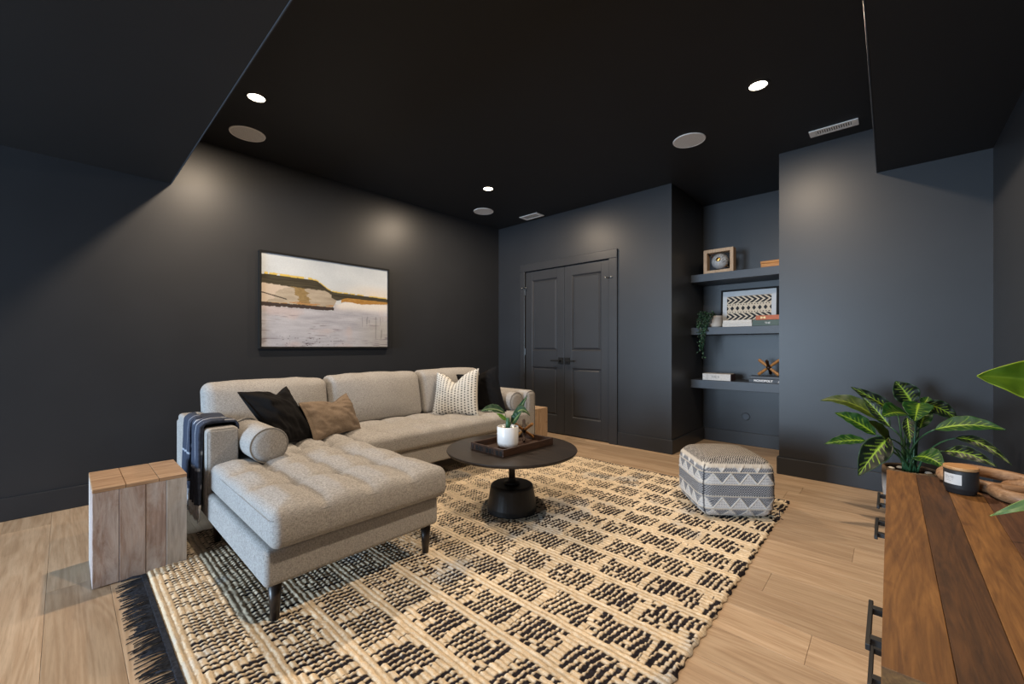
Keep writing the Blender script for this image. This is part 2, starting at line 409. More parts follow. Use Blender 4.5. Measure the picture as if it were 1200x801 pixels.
# door casing
trim = struct('trim_1', join(box(-3.622, YB-.022, 0, DX0, YB, DZ, .004), box(DX1, YB-.022, 0, -2.205, YB, DZ, .004),
              box(-3.622, YB-.022, DZ, -2.205, YB, 2.158, .004)), M['door'])
def door(name, x0, x1, hinge_left):
    zb, zt = .012, DZ-.006; yf = YB+.004; yk = YB+.042
    px0, px1 = x0+.108, x1-.108
    # stiles and rails
    g = join(box(x0, yf, zb, px0, yk, zt, .002), box(px1, yf, zb, x1, yk, zt, .002), box(px0, yf, zb, px1, yk, .225, 0),
             box(px0, yf, .825, px1, yk, 1.03, 0), box(px0, yf, 1.94, px1, yk, zt, 0))
    d = struct(name, g, M['door'])
    for z0, z1 in ((.225, .825), (1.03, 1.94)):
        # sloped moulding and raised field
        a = [(px0, yf, z0), (px1, yf, z0), (px1, yf, z1), (px0, yf, z1)]
        i1, i2 = .017, .036
        b = [(px0+i1, yf+.016, z0+i1), (px1-i1, yf+.016, z0+i1), (px1-i1, yf+.016, z1-i1), (px0+i1, yf+.016, z1-i1)]
        c = [(px0+i2, yf+.004, z0+i2), (px1-i2, yf+.004, z0+i2), (px1-i2, yf+.004, z1-i2), (px0+i2, yf+.004, z1-i2)]
        V = a+b+c; Fc = []
        for q in range(4):
            r_ = (q+1) % 4
            Fc += [(q, r_, 4+r_, 4+q), (4+q, 4+r_, 8+r_, 8+q)]
        Fc.append((8, 9, 10, 11))
        build('panel', (V, Fc), M['door'], d)
    hx = x1-.045 if hinge_left else x0+.045; s = -1 if hinge_left else 1
    h = build('lever_handle', join(box(hx-.036, yf-.012, .868, hx+.036, yf, .948, .003),
              tube([(hx, yf-.012, .908), (hx, yf-.05, .908)], .011, 10),
              box(hx-.010 if s > 0 else hx+.010, yf-.058, .899, hx+s*.125, yf-.042, .917, .004)), M['framemat'], d)
    ex = x0-.004 if hinge_left else x1+.004
    for hz in (.246, 1.013, 1.80):
        build('hinge', tube([(ex, yf-.008, hz-.045), (ex, yf-.008, hz+.045)], .0065, 8), M['black'], d)
    st = build('door_stop', join(tube([(ex, yf-.006, 1.80), (ex, yf-.012, 1.835)], .004, 6), tube([(ex-.03, yf-.035, 1.85), (ex+.03, yf-.035, 1.85)], .0045, 6),
               tube([(ex, yf-.008, 1.838), (ex, yf-.04, 1.852)], .0045, 6)), M['black'], d)
    build('bumper_tip', join(*[xf(lathe([(0, -.008), (.008, -.007), (.009, 0), (.008, .007), (0, .008)], 10), Matrix.Translation((ex+sx, yf-.036, 1.85))) for sx in (-.034, .034)]), M['chrome'], st)
    return d
door('door_1', DX0+.004, -2.927, True)
door('door_2', -2.923, DX1-.004, False)

# ------------------------------------------------------------------ ceiling fittings
lampmat = m_emit('lit_lens', (1.0, .86, .66), 14)
def downlight(x, y, label):
    t = thing('downlight', label, 'ceiling light', (x, y, ZC), group='recessed ceiling downlights')
    build('trim_ring', lathe([(.050, ZC-.001), (.050, ZC-.006), (.062, ZC-.006), (.068, ZC-.001)], 32, x, y, cap=False), M['blackmatte'], t)
    build('lens', lathe([(.0, ZC-.0015), (.050, ZC-.0015)], 32, x, y, cap=False), lampmat, t)
    l = bpy.data.lights.new('downlight_lamp', 'AREA'); l.shape = 'DISK'; l.size = .10; l.energy = LAMP_W; l.color = LAMP_COL
    o = bpy.data.objects.new('downlight_lamp', l); C.objects.link(o); o.location = (x, y, ZC-.0075)
downlight(-3.07, .855, 'lit recessed ceiling downlight beside the left soffit edge, above the chaise end')
downlight(-.609, 2.945, 'lit recessed ceiling downlight nearest the shelf niche and the long ceiling vent')
downlight(-3.07, 2.975, 'lit recessed ceiling downlight in the far corner near the double doors')
downlight(-.609, .855, 'lit recessed ceiling downlight overhead near the camera, outside the frame')
def speaker(x, y, label):
    t = thing('ceiling_speaker', label, 'speaker', (x, y, ZC), group='flush round ceiling speakers')
    build('grille', lathe([(0, ZC-.006), (.108, ZC-.006), (.112, ZC-.004)], 40, x, y, cap=False), M['grille'], t)
    build('rim', lathe([(.111, ZC-.001), (.111, ZC-.007), (.118, ZC-.007), (.121, ZC-.001)], 40, x, y, cap=False), M['white'], t)
speaker(-3.645, .955, 'round grey ceiling speaker grille by the left wall under the soffit-side downlight')
speaker(-1.176, 3.36, 'round grey ceiling speaker grille in front of the shelf niche')
speaker(-3.625, 3.435, 'round grey ceiling speaker grille in the far left corner of the ceiling')
def vent(x0, x1, y0, y1, slots, label):
    t = thing('ceiling_vent', label, 'vent', ((x0+x1)/2, (y0+y1)/2, ZC)); b = .022; e = .04
    z = ZC-.008
    build('frame', join(box(x0, y0, z, x1, y0+b, ZC-.001, .002), box(x0, y1-b, z, x1, y1, ZC-.001, .002), box(x0, y0+b, z, x0+e, y1-b, ZC-.001), box(x1-e, y0+b, z, x1, y1-b, ZC-.001)), M['white'], t)
    build('duct', box(x0+e, y0+b, ZC-.002, x1-e, y1-b, ZC-.001), M['ceil'], t)
    n = slots
    for i in range(n):
        xx = x0+e+(x1-x0-2*e)*(i+.5)/n
        build('louvre', box(xx-.005, y0+b, z+.0005, xx+.0035, y1-b, ZC-.0025), M['white'], t)
vent(-.458, -.168, 3.845, 3.955, 15, 'long white slotted ceiling vent beside the right soffit')
vent(-3.46, -3.175, 3.90, 4.05, 8, 'small pale ceiling vent above the double doors')
# round cover plate low in the niche
t = thing('wall_cover_plate', 'round dark grommet cover low on the niche back wall', 'cover plate', (-1.167, NYB, .31))
rot = Matrix.Translation((-1.167, NYB, .311)) @ Matrix.Rotation(pi/2, 4, 'X')
build('ring', xf(lathe([(.030, 0), (.030, .006), (.040, .006), (.043, 0)], 28, cap=False), rot), M['wall'], t)
build('cap', xf(lathe([(0, .003), (.030, .003)], 28, cap=False), rot), M['shelf'], t)
build('notch', xf(tube([(.012, -.030, .005), (.026, -.024, .006), (.034, -.008, .006)], .0045, 6), rot), M['black'], t)

# ------------------------------------------------------------------ floating shelves
for z0, z1, lab in ((1.782, 1.863, 'top slate floating shelf holding the cube frame ornament'), (1.21, 1.287, 'middle slate floating shelf holding the framed print and trailing plant'),
                    (.632, .721, 'bottom slate floating shelf holding the flat books')):
    o = build('floating_shelf', box(NX0, 4.66, z0, NX1, NYB, z1, .002), M['shelf']); tag(o, lab, 'shelf', 'floating shelves in the niche')

# ------------------------------------------------------------------ painting
def quadgrid(x0, x1, z0, z1, y, nx, nz):      # facing -y
    X, Z = np.meshgrid(np.linspace(x0, x1, nx), np.linspace(z0, z1, nz), indexing='ij')
    return np.stack([X, np.full_like(X, y), Z], -1)
t = thing('framed_painting', 'large abstract landscape painting in a thin black frame on the left wall', 'painting', (XL, 1.76, 1.49))
py0, py1, pz0, pz1 = 1.137, 2.386, 1.064, 1.918
fw_ = .016
build('frame', join(box(XL+.001, py0, pz0, XL+.042, py0+fw_, pz1, .002), box(XL+.001, py1-fw_, pz0, XL+.042, py1, pz1, .002), box(XL+.001, py0+fw_, pz0, XL+.042, py1-fw_, pz0+fw_), box(XL+.001, py0+fw_, pz1-fw_, XL+.042, py1-fw_, pz1)), M['framemat'], t)
nu, nv = 340, 230
U, V = np.meshgrid(np.linspace(0, 1, nu), np.linspace(0, 1, nv), indexing='ij')   # U left->right, V bottom->top
P = np.stack([np.full_like(U, XL+.030), py0+fw_+U*(py1-py0-2*fw_), pz0+fw_+V*(pz1-pz0-2*fw_)], -1)
n1 = fbm(U, V, 5, 3); n2 = fbm(U*3, V*26, 3, 9); n3 = fbm(U*20, V*20, 3, 12)
T = 1-V                                                             # from the top
col = np.zeros((nu, nv, 3)); A = srgb
col[:] = lerp(A(196, 198, 198), A(214, 212, 208), n1)[:] if False else A(200, 201, 200)
col = lerp(np.broadcast_to(A(182, 192, 203), col.shape), A(208, 216, 224), n1[..., None])
warm = sstep(.18, .34, T)*sstep(.35, .9, U)*n1
col = lerp(col, A(222, 206, 186), warm[..., None]*.7)
ridge = .245+.018*np.sin(U*5)+.10*sstep(.28, .50, U)+.02*(U > .5)*(U-.5)+.012*(n3-.5)
ridge = np.where(U < .36, .225+.03*U, .225+.0108+ .115*sstep(.36, .52, U)+.05*(U-.52).clip(0)) + .01*(fbm(U*4, V*0, 4, 4)-.5)
yl = (T > ridge-.013-.008*(U < .35)) & (T < ridge) & (fbm(U*5, V*2, 4, 44) > .36); col[yl] = A(212, 186, 98)
hill_b = np.where(U < .40, .325+.05*U, .345+.07*(U-.4)+.045*sstep(.45, .55, U)) + .02*(n3-.5)
hill_b = np.where(U > .5, .405+.03*(U-.5), hill_b)
hb = hill_b+.04*np.exp(-((U-.55)/.05)**2)
hl = (T > ridge) & (T < hb); hc = lerp(np.broadcast_to(A(30, 27, 22), col.shape), A(84, 78, 62), n2[..., None]); col[hl] = hc[hl]
# ochre bank on the right
oc = (T > hb-.002) & (T < hb+.06-.035*np.abs(U-.75)/.25+.012*(n3-.5)) & (U > .58); col[oc] = lerp(A(150, 106, 46), A(186, 144, 80), n3[oc][:, None])
# pale rock on the left
rock_t = hb; rock_b = .535+.02*U+.012*(n3-.5)
redge = .535-(T-.47)*.35
rk = (T > rock_t) & (T < rock_b) & (U < redge); rc = lerp(np.broadcast_to(A(150, 140, 124), col.shape), A(192, 180, 164), fbm(U*2, V*6, 5, 5)[..., None]); col[rk] = rc[rk]
br = rk & (np.abs(U-.27-.25*(T-.4)+.10*(fbm(U*6, V*12, 3, 45)-.5)) < .05) ; col[br] = lerp(A(128, 106, 70), A(160, 138, 96), n3[br][:, None])
oc2 = rk & (T > rock_b-.045) & (n2 > .52); col[oc2] = A(176, 134, 88)
pk = rk & (U+.10*(fbm(U*6, V*9, 3, 46)-.5)+(T-.40)*.8 < .12); col[pk] = A(198, 184, 170)
dk = (T > rock_b-.012) & (T < rock_b+.022+.02*n3) & (U < .52); col[dk] = A(64, 54, 52)
dl = (np.abs(T-(.42+.35*U)) < .006) & (U < .17); col[dl] = A(70, 60, 56)
# white shore then lavender grey water
sh_t = np.where(U > .58, hb+.05, hb+.05+(.60-U)*.7)
wtr = (T > np.where(U < .52, rock_b+.03, np.maximum(hb+.05-.02*(U-.5), .44))) & ~hl & ~oc & ~rk
wc = lerp(np.broadcast_to(A(146, 147, 160), col.shape), A(204, 206, 216), (.35*n2+.65*fbm(U*2, V*7, 3, 77))[..., None])
wc = lerp(wc, A(198, 180, 178), (sstep(.55, .75, n1)*.5)[..., None])
wc = lerp(wc, A(160, 156, 148), (sstep(.6, .95, U)*sstep(.55, .75, T)*.6)[..., None])
stk = sstep(.60, .72, n2)*sstep(.5, .75, T)*sstep(.35, .6, fbm(U*2, V*3, 3, 47)); wc = lerp(wc, A(120, 112, 120), stk[..., None]*.75)
stk2 = (fbm(U*14, V*45, 3, 31) > .74) & (T > .88) & (U > .12) & (U < .6); wc[stk2] = A(84, 72, 74)
drip = (fbm(U*60, V*3, 1, 41) > .72) & (U > .75) & (T > .62) & (T < .9); wc[drip] *= .7
wc = lerp(wc, A(226, 222, 218), (sstep(.0, .03, T-.43)*(1-sstep(.49, .60, T))*sstep(.5, .58, U)*.9)[..., None])
col[wtr] = wc[wtr]
build('canvas', sheet(P, .004) if False else grid(P), M['vpaintg'], t, cols=col.reshape(-1, 3))
build('backing', box(XL+.001, py0+fw_, pz0+fw_, XL+.028, py1-fw_, pz1-fw_), M['black'], t)

# ------------------------------------------------------------------ rug
RX0, RX1, RY0, RY1, RZ = -2.95, -.512, .262, 3.405, .017
rug = thing('area_rug', 'cream wool area rug with black dashed woven blocks and navy fringe on the oak floor', 'rug', ((RX0+RX1)/2, (RY0+RY1)/2, 0))
pitch = .0225; nr = int((RY1-RY0)/pitch); spr = 6
ny = nr*spr+1; nx = 540
xs = np.linspace(RX0, RX1, nx); ys = np.linspace(RY0, RY0+nr*pitch, ny)
X, Y = np.meshgrid(xs, ys, indexing='ij')
yw = Y+.010*(fbm(X, Y, 2.2, 50)-.5)+.004*(fbm(X, Y, 9, 51)-.5)
rp = (yw-RY0)/pitch; rib = np.floor(rp).astype(int); ph = rp-rib
hgt = np.abs(np.sin(np.pi*rp))**.8
cream = A(244, 223, 192); dark = A(34, 31, 36)
rt_ = RNG.random(400); 
colr = np.broadcast_to(cream, X.shape+(3,)).copy()
colr *= (.80+.32*fbm(X*2, Y*6, 16, 55))[..., None]
greyp = sstep(.62, .75, fbm(X, Y, 4, 56)); colr = lerp(colr, A(205, 202, 196), (greyp*.7)[..., None])
row = rib//9; inrow = rib % 9
rowoff = RNG.random(60)*.27; 
bw = .235
bx = X-RX0+rowoff[row % 60]+.012*(noise2(X, Y, 5, 60)-.5); bi = np.floor(bx/bw).astype(int); bf = bx/bw-bi
hsh = lambda a, b, s: (np.sin(a*127.1+b*311.7+s*74.7)*43758.5453) % 1.0
dp = .0258
dxj = X-.14*(Y-RY0-row*9*pitch)+.006*(hsh(rib, 0, 3)-.5)+.010*(noise2(X*1.0, Y, 14, 61)-.5); di = np.floor(dxj/dp).astype(int); df = dxj/dp-di
r0 = (hsh(bi, row, 1)*.10+.03); r1 = .995-hsh(bi, row, 2)*.07
on = (bf > r0) & (bf < r1) & (inrow >= 2)
# ragged block ends and dropped knots
topdrop = hsh(di, row, 5)
on &= ~((inrow == 2) & (topdrop < .30)) & ~((inrow == 8) & (topdrop > .72))
on &= hsh(di, rib, 7) > .07
on |= (hsh(di, rib, 8) < .012) & (inrow >= 2)
wd = .20+.15*hsh(di, row, 9)+.10*hsh(di, rib, 10)
wd = wd*lerp(.66, 1.02, sstep(-2.3, -1.1, X))
dash = on & (np.abs(df-.5) < wd)
edgeb = (X > RX1-.035) & (hsh(row, 0, 11) < .4) & (inrow >= 2) & (np.abs(df-.5) < .42)
dash |= edgeb
colr[dash] = lerp(np.broadcast_to(dark, colr.shape), A(60, 56, 60), noise2(X, Y, 80, 62)[..., None])[dash]
gap = (ph < .10) | (ph > .90); colr[gap & ~dash] *= .70  # groove shade between the ribs is put into the pile colour
colr *= (.90+.16*hsh(rib, 0, 21))[..., None]
ZZ = .0095+.0052*hgt*(.6+.7*noise2(X, Y, 34, 63))+.0045*(noise2(X, Y, 120, 65)-.5)
kn = 1-.45*np.exp(-((df-.5)/.28)**2)*on
ZZ = np.where(dash, ZZ*.82, ZZ)*np.where(on & ~dash, 1.06, 1)
ed = np.minimum(np.minimum(X-RX0, RX1-X), np.minimum(Y-RY0, RY0+nr*pitch-Y)); ZZ *= .35+.65*sstep(0, .012, ed)
inT = (X < -2.60) & (X > -2.985) & (Y < .425); ZZ = np.where(inT, np.minimum(ZZ, .0025), ZZ)
inB = ((X+1.825)**2+(Y-1.985)**2 < .165**2); ZZ = np.where(inB, np.minimum(ZZ, .0145), ZZ)
inP = ((X+.822)**2+(Y-2.985)**2 < .30**2); ZZ = np.where(inP, np.minimum(ZZ, .0150), ZZ)
for lx_, ly_ in ((-1.772, .557), (-1.773, 1.266), (-2.70, 3.20), (-2.72, .57)): ZZ = np.where((X-lx_)**2+(Y-ly_)**2 < .022**2, np.minimum(ZZ, .0140), ZZ)
Xe = X+np.where(np.abs(X-RX1) < 1e-6, .004*np.sin(Y*90)+.006*(noise2(X, Y, 20, 64)-.5), 0)
P = np.stack([Xe, Y, ZZ+.001], -1)
g = grid(P)
n = nx*ny; ii = np.arange(n).reshape(nx, ny)
loop = np.concatenate([ii[:, 0], ii[-1, 1:], ii[-2::-1, -1], ii[0, -2:0:-1]])
bot = g[0][loop].copy(); bot[:, 2] = .0008
Fc = g[1]; m_ = len(loop)
for q in range(m_):
    r_ = (q+1) % m_; Fc.append((int(loop[r_]), int(loop[q]), n+q, n+r_))
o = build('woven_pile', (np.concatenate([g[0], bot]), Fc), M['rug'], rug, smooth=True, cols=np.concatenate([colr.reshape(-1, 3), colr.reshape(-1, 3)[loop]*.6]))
# fringe: flat navy band and many yarn tassels
build('woven_band', box(-2.595, RY0-.020, .001, RX1, RY0-.0005, .009, .003), M['fringe'], rug)
build('woven_band', box(RX0, RY0+nr*pitch+.0005, .001, RX1, RY0+nr*pitch+.018, .010, .003), M['fringe'], rug)
strs = []
x = -2.592
while x < RX1:
    ln_ = random.uniform(.055, .095); dx = random.gauss(0, .012)+.010*math.sin(x*37)
    z0 = .006
    strs.append(tube([(x, RY0-.018, z0), (x+dx*.5, RY0-.018-ln_*.5, .0055+random.random()*.004), (x+dx, RY0-.018-ln_, .003)], [.0030, .0028, .0016], 4))
    x += random.choice((.0050, .0060, .0072, .0125))
o = build('fringe', join(*strs), M['fringe'], rug); o['kind'] = 'stuff'

# ------------------------------------------------------------------ sofa
sofa = thing('sectional_sofa', 'light grey tufted fabric sectional sofa with a chaise, on the rug by the left wall', 'sofa', (-3.0, 1.9, 0))
def softbox(x0, y0, z0, x1, y1, z1, r, n=(10, 10, 6), fn=None, m=4):
    g = rbox((x1-x0, y1-y0, z1-z0), r, n, m)
    v = g[0]+np.array([(x0+x1)/2, (y0+y1)/2, (z0+z1)/2])
    if fn is not None: v = fn(v)
    return v, g[1]
build('base', softbox(-3.50, .655, .165, -2.645, 3.11, .312, .018), M['sofa'], sofa, True)
build('chaise_base', softbox(-2.66, .506, .165, -1.722, 1.311, .312, .022), M['sofa'], sofa, True)
def armgeo(y0, y1, r): return softbox(-3.47, y0, .165, -2.655, y1, .640, r, (12, 3, 8))
def pipe_loop(x, y0, y1, z0, z1, r):
    pts = []
    for cy, cz, a0 in ((y1-r, z1-r, 0), (y0+r, z1-r, pi/2)):
        for q in range(6):
            a = a0+q/5*pi/2; pts.append((x, cy+r*math.cos(a), cz+r*math.sin(a)))
    return [(x, y1, z0)]+pts+[(x, y0, z0)]
aL = build('arm', armgeo(.508, .655, .022), M['sofa'], sofa, True)
build('piping', tube(pipe_loop(-2.664, .514, .649, .175, .634, .022), .004, 6), M['piping'], aL, True)
aR = build('arm', armgeo(3.11, 3.257, .05), M['sofa'], sofa, True)
build('piping', tube(pipe_loop(-2.672, 3.117, 3.25, .175, .632, .05), .004, 6), M['piping'], aR, True)
build('back_frame', softbox(-3.545, .51, .165, -3.46, 3.255, .60, .025), M['sofa'], sofa, True)
# seat cushions with tufts
def tufted(rows, cols_x, ztop, amp, ymin, ymax, xmin, xmax, notch=False):
    rows = np.array(rows); cols_x = np.array(cols_x)
    def fn(v):
        x, y, z = v[:, 0].copy(), v[:, 1].copy(), v[:, 2].copy()
        dr = np.min(np.abs(y[:, None]-rows[None]), 1); dc = np.min(np.abs(x[:, None]-cols_x[None]), 1)
        up = sstep(ztop-.07, ztop-.012, z)
        edge = sstep(0, .11, np.minimum(np.minimum(x-xmin, xmax-x), np.minimum(y-ymin, ymax-y)))
        seam_r = np.exp(-(dr/.018)**2); seam_c = np.exp(-(dc/.018)**2)
        dimple = np.exp(-(dr**2+dc**2)/.045**2)
        puff = (np.clip(dr/.10, 0, 1)**.6)*(np.clip(dc/.12, 0, 1)**.6)
        inx = sstep(xmin+.05, xmin+.2, x)
        dz = amp*(.25+.75*puff)*(.35+.65*edge)-.35*amp*seam_r*(.4+.6*edge)-.25*amp*seam_c*edge-1.1*amp*dimple*edge
        z = z+up*dz
        # vertical seam lines dent the front face slightly; crown the front
        side = sstep(ztop-.15, ztop-.02, z)*(1-up)
        x = x-.006*seam_r*sstep(xmax-.05, xmax, x)*side
        bulge = .010*np.sin(np.clip((z-(ztop-.14))/.14, 0, 1)*pi)
        x = x+bulge*sstep(xmax-.04, xmax, x); 
        y = y-bulge*sstep(ymin+.04, ymin, y)*0
        if notch:
            s = 1-sstep(-2.675, -2.645, x)
            y = np.where(True, lerp(y, ymax-(ymax-y)*(ymax-.662)/(ymax-ymin), s), y)
        return np.stack([x, y, z], 1)
    return fn
ch = build('chaise_cushion', softbox(-3.30, .520, .308, -1.690, 1.345, .446, .036, (110, 60, 5), tufted((.72, .925, 1.13), (-2.06, -2.36, -2.66, -2.96), .446, .034, .52, 1.345, -3.30, -1.69, True)), M['sofa'], sofa, True)
build('piping', tube([(-2.62, .524, .425), (-1.72, .520, .425), (-1.700, .530, .425), (-1.690, .555, .425), (-1.690, 1.31, .425), (-1.700, 1.335, .425), (-1.72, 1.345, .425), (-2.58, 1.345, .425)], .0028, 6), M['piping'], ch, True)
st_ = build('seat_cushion', softbox(-3.30, 1.352, .308, -2.612, 3.108, .440, .036, (46, 110, 5), tufted((1.60, 1.85, 2.10, 2.35, 2.60, 2.85), (-2.86, -3.10), .440, .020, 1.352, 3.108, -3.30, -2.612)), M['sofa'], sofa, True)
build('piping', tube([(-2.612, 1.40, .416), (-2.612, 3.07, .416), (-2.622, 3.095, .416)], .0028, 6), M['piping'], st_, True)
# back cushions
def back_cushion(y0, y1, ztop, tilt=.19):
    h = ztop-.425; g = rbox((.19, y1-y0, h), .062, (6, 16, 12), 5)
    v = g[0]; u = v[:, 1]/((y1-y0)/2); q = v[:, 2]/(h/2)
    bul = (1-np.abs(u)**2.5)*(1-np.abs(q)**2.5)
    v[:, 0] += .045*bul*np.sign(v[:, 0]+.0)*(v[:, 0] > 0)
    v[:, 2] += .012*(1-u**2)*(q > .3)+.008*(noise2(u*2+9, q*2+5, 2, int(y0*100))-.5)
    v[:, 0] += -(v[:, 2]+h/2)*tilt
    v[:, 0] += -3.355; v[:, 1] += (y0+y1)/2; v[:, 2] += .425+h/2
    o = build('back_cushion', (v, g[1]), M['sofa'], sofa, True)
    k = [i for i in range(len(v))]
    zz = np.linspace(.5, ztop-.08, 8)
    build('piping', tube([(-3.335-(z-.425)*tilt+.035*0, y1-.012, z) for z in zz], .0035, 6), M['piping'], o, True)
back_cushion(.625, 1.437, .828); back_cushion(1.445, 2.318, .838); back_cushion(2.326, 3.12, .842)
def leg(x, y, zb=.016):
    g = lathe([(.016, zb), (.026, .165)], 14, x, y); build('leg', g, M['leg'], sofa, True)
leg(-1.772, .557); leg(-1.773, 1.266); leg(-2.70, 3.20); leg(-3.44, 3.20, .0); leg(-3.44, .56, .0); leg(-2.72, .57)

# bolsters
def bolster(x0, x1, y, z, r, label):
    t = thing('bolster_cushion', label, 'cushion', ((x0+x1)/2, y, z-r), group='round sofa bolsters')
    rot = Matrix.Translation((x0, y, z)) @ Matrix.Rotation(pi/2, 4, 'Y')
    L = x1-x0
    prof = [(0, 0), (r*.6, .002), (r*.92, .006), (r, .02), (r*1.01, L*.5), (r, L-.02), (r*.93, L-.005), (r*.6, L+.004), (0, L+.008)]
    build('body', xf(lathe(prof, 36), rot), M['sofa'], t, True)
    for xx in (x0+.008, x1-.008):
        build('piping', tube([(xx, y+r*.985*math.cos(a), z+r*.985*math.sin(a)) for a in np.linspace(0, 2*pi, 36, endpoint=False)], .004, 6, True), M['piping'], t, True)
bolster(-2.95, -2.47, .752, .545, .094, 'light grey round bolster cushion beside the blanket-draped arm')
bolster(-3.2, -2.70, 3.012, .537, .094, 'light grey round bolster cushion against the far arm, behind the coffee table plant')

# throw cushions over a quad TL,TR,BR,BL
def cushion(name, label, quad, th, m, cols=None, n=44, chop=(0, 0), back=None, wr=.006, seed=1, pinch=.07):
    TL, TR, BR, BL = [np.array(q, float) for q in quad]
    s = np.linspace(-1, 1, n); s = np.sign(s)*np.abs(s)**.85
    U, V = np.meshgrid(s, s, indexing='ij')
    # concave edges between pulled corners
    Ue = U*(1-pinch*(1-V**2)*np.abs(U)**3); Ve = V*(1-pinch*(1-U**2)*np.abs(V)**3)
    if chop[0]: Ve = Ve-chop[0]*np.exp(-(np.sqrt((U-chop[1])**2+.006)/.42)**1.25)*sstep(-.1, 1, V)
    a = (Ue+1)/2; b = (Ve+1)/2
    Pm = (TL*(1-a)[..., None]+TR*a[..., None])*b[..., None]+(BL*(1-a)[..., None]+BR*a[..., None])*(1-b)[..., None]
    N = np.cross(TR-TL, TL-BL); N = N/np.linalg.norm(N)
    N = -N if N[0] < 0 and abs(N[0]) > abs(N[1]) else N
    if N @ (np.array([0, 0, 1.08])-TL) < 0: N = -N
    prof = np.clip((1-np.abs(U)**2.6)*(1-np.abs(V)**2.6), 0, 1)**.5
    prof = prof*(1-.35*(chop[0] > 0)*np.exp(-(((U-chop[1])/.3)**2+((V-.8)/.5)**2)))
    w_ = wr*(fbm(U*1.4+5+.6*V, V*.9+7, 2.2, seed)-.5)*2*np.clip(prof*2, 0, 1)
    f_ = Pm+N*((prof*th/2)+w_+.002)[..., None]; k_ = Pm-N*((prof*th/2)+.002)[..., None]
    gf = grid(f_); gb = grid(k_)
    t = thing(name, label, 'cushion', tuple(((BL+BR)/2)))
    front_f = gf[1]; nn = n*n
    if (np.cross(f_[1, 0]-f_[0, 0], f_[0, 1]-f_[0, 0]) @ N) < 0: ff = [tuple(reversed(q)) for q in gf[1]]; bb = gb[1]
    else: ff = gf[1]; bb = [tuple(reversed(q)) for q in gb[1]]
    i = np.arange(nn).reshape(n, n); loop = list(i[:, 0])+list(i[-1, 1:])+list(i[-2::-1, -1])+list(i[0, -2:0:-1])
    build('cover', (np.concatenate([gf[0], gb[0]]), ff+[tuple(q+nn for q in p) for p in bb]+[(int(loop[q]), int(loop[(q+1) % len(loop)]), int(loop[(q+1) % len(loop)])+nn, int(loop[q])+nn) for q in range(len(loop))]),
          m, t, True, cols=None if cols is None else np.concatenate([cols(U, V).reshape(-1, 3), cols(U, V).reshape(-1, 3)]))
    if back is not None:
        gk = grid(k_-N*.004*np.ones_like(k_)); build('back_panel', (gk[0], bb), back, t, True)
    e = Pm.reshape(-1, 3)[loop]
    build('seam', tube([tuple(p) for p in e[::2]], .003, 5, True), m if cols is None else M['piping'], t, True)
    return t
cushion('throw_cushion', 'black linen throw cushion leaning beside the near bolster', [(-2.90, .705, .806), (-3.03, 1.02, .818), (-2.83, 1.125, .456), (-2.735, .895, .482)], .15, M['cblack'], chop=(.26, .35), seed=3, wr=.024)
cushion('throw_cushion', 'tan brown linen lumbar cushion in front of the black cushion', [(-2.866, 1.042, .709), (-3.11, 1.480, .724), (-2.978, 1.534, .456), (-2.746, 1.096, .462)], .125, M['ctan'], chop=(.34, .25), back=M['cdark'], seed=5, wr=.022)
def dashes(U, V):
    c = np.broadcast_to(A(218, 213, 203), U.shape+(3,)).copy()
    cx = (U+1)/2*14; ci = np.floor(cx); cf = cx-ci
    ry = (V+1)/2*18+np.where(ci % 2 > 0, .5, 0); rf = ry-np.floor(ry)
    c[(np.abs(cf-.5) < .20) & (rf < .46)] = A(36, 34, 36)
    return c
cushion('throw_cushion', 'cream throw cushion with black dash pattern at the far end of the sofa', [(-3.285, 2.486, .832), (-2.905, 2.690, .877), (-2.79, 2.577, .445), (-3.20, 2.363, .435)], .14, M['vfab'], cols=dashes, n=170, chop=(.62, -.06), seed=8, wr=.008, pinch=.05)
cushion('throw_cushion', 'black throw cushion behind the cream dash-patterned cushion', [(-3.235, 2.685, .802), (-2.83, 2.862, .895), (-2.727, 2.888, .450), (-3.13, 2.70, .450)], .11, M['cblack'], chop=(.3, -.1), seed=9, wr=.012)

# ------------------------------------------------------------------ blanket over the near arm
def drape(x_of, steps, path, th, stripes, name, mat_, parent, seed):
    """path: list of (y,z) across the arm; x_of(s,u) gives x; small folds grow with the drop"""
    nu = 46; S_ = np.linspace(0, 1, steps); Uu = np.linspace(0, 1, nu)
    pl = np.array(path); dl = np.concatenate([[0], np.cumsum(np.linalg.norm(np.diff(pl, axis=0), axis=1))]); dl /= dl[-1]
    yy = np.interp(S_, dl, pl[:, 0]); zz = np.interp(S_, dl, pl[:, 1])
    Pn = np.zeros((steps, nu, 3)); cols = np.zeros((steps, nu, 3))
    for i, s in enumerate(S_):
        drop = max(0, (s-.38)/.62)
        for j, u in enumerate(Uu):
            fold = math.sin(u*17+seed+1.5*math.sin(s*3))*.0065*drop**.8
            Pn[i, j] = (x_of(s, u), yy[i]+fold-.004*drop, zz[i]+.004*math.sin(u*9+seed)*(1-drop))
            cols[i, j] = A(66, 73, 90)*(.75+.5*((i*7+j*13) % 5)/5)
            for a in stripes[0]:
                if abs(u-a) < .014: cols[i, j] = A(186, 190, 200)
            for b_ in stripes[1]:
                if abs(s-b_) < .012: cols[i, j] = A(178, 184, 196)
    v, f = sheet(Pn, th); cc = np.concatenate([cols.reshape(-1, 3)]*2)
    return build(name, (v, f), mat_, parent, True, cols=cc)
bl = thing('throw_blanket', 'navy throw blanket with thin white stripes and tassels draped over the near sofa arm', 'blanket', (-2.9, .5, .15))
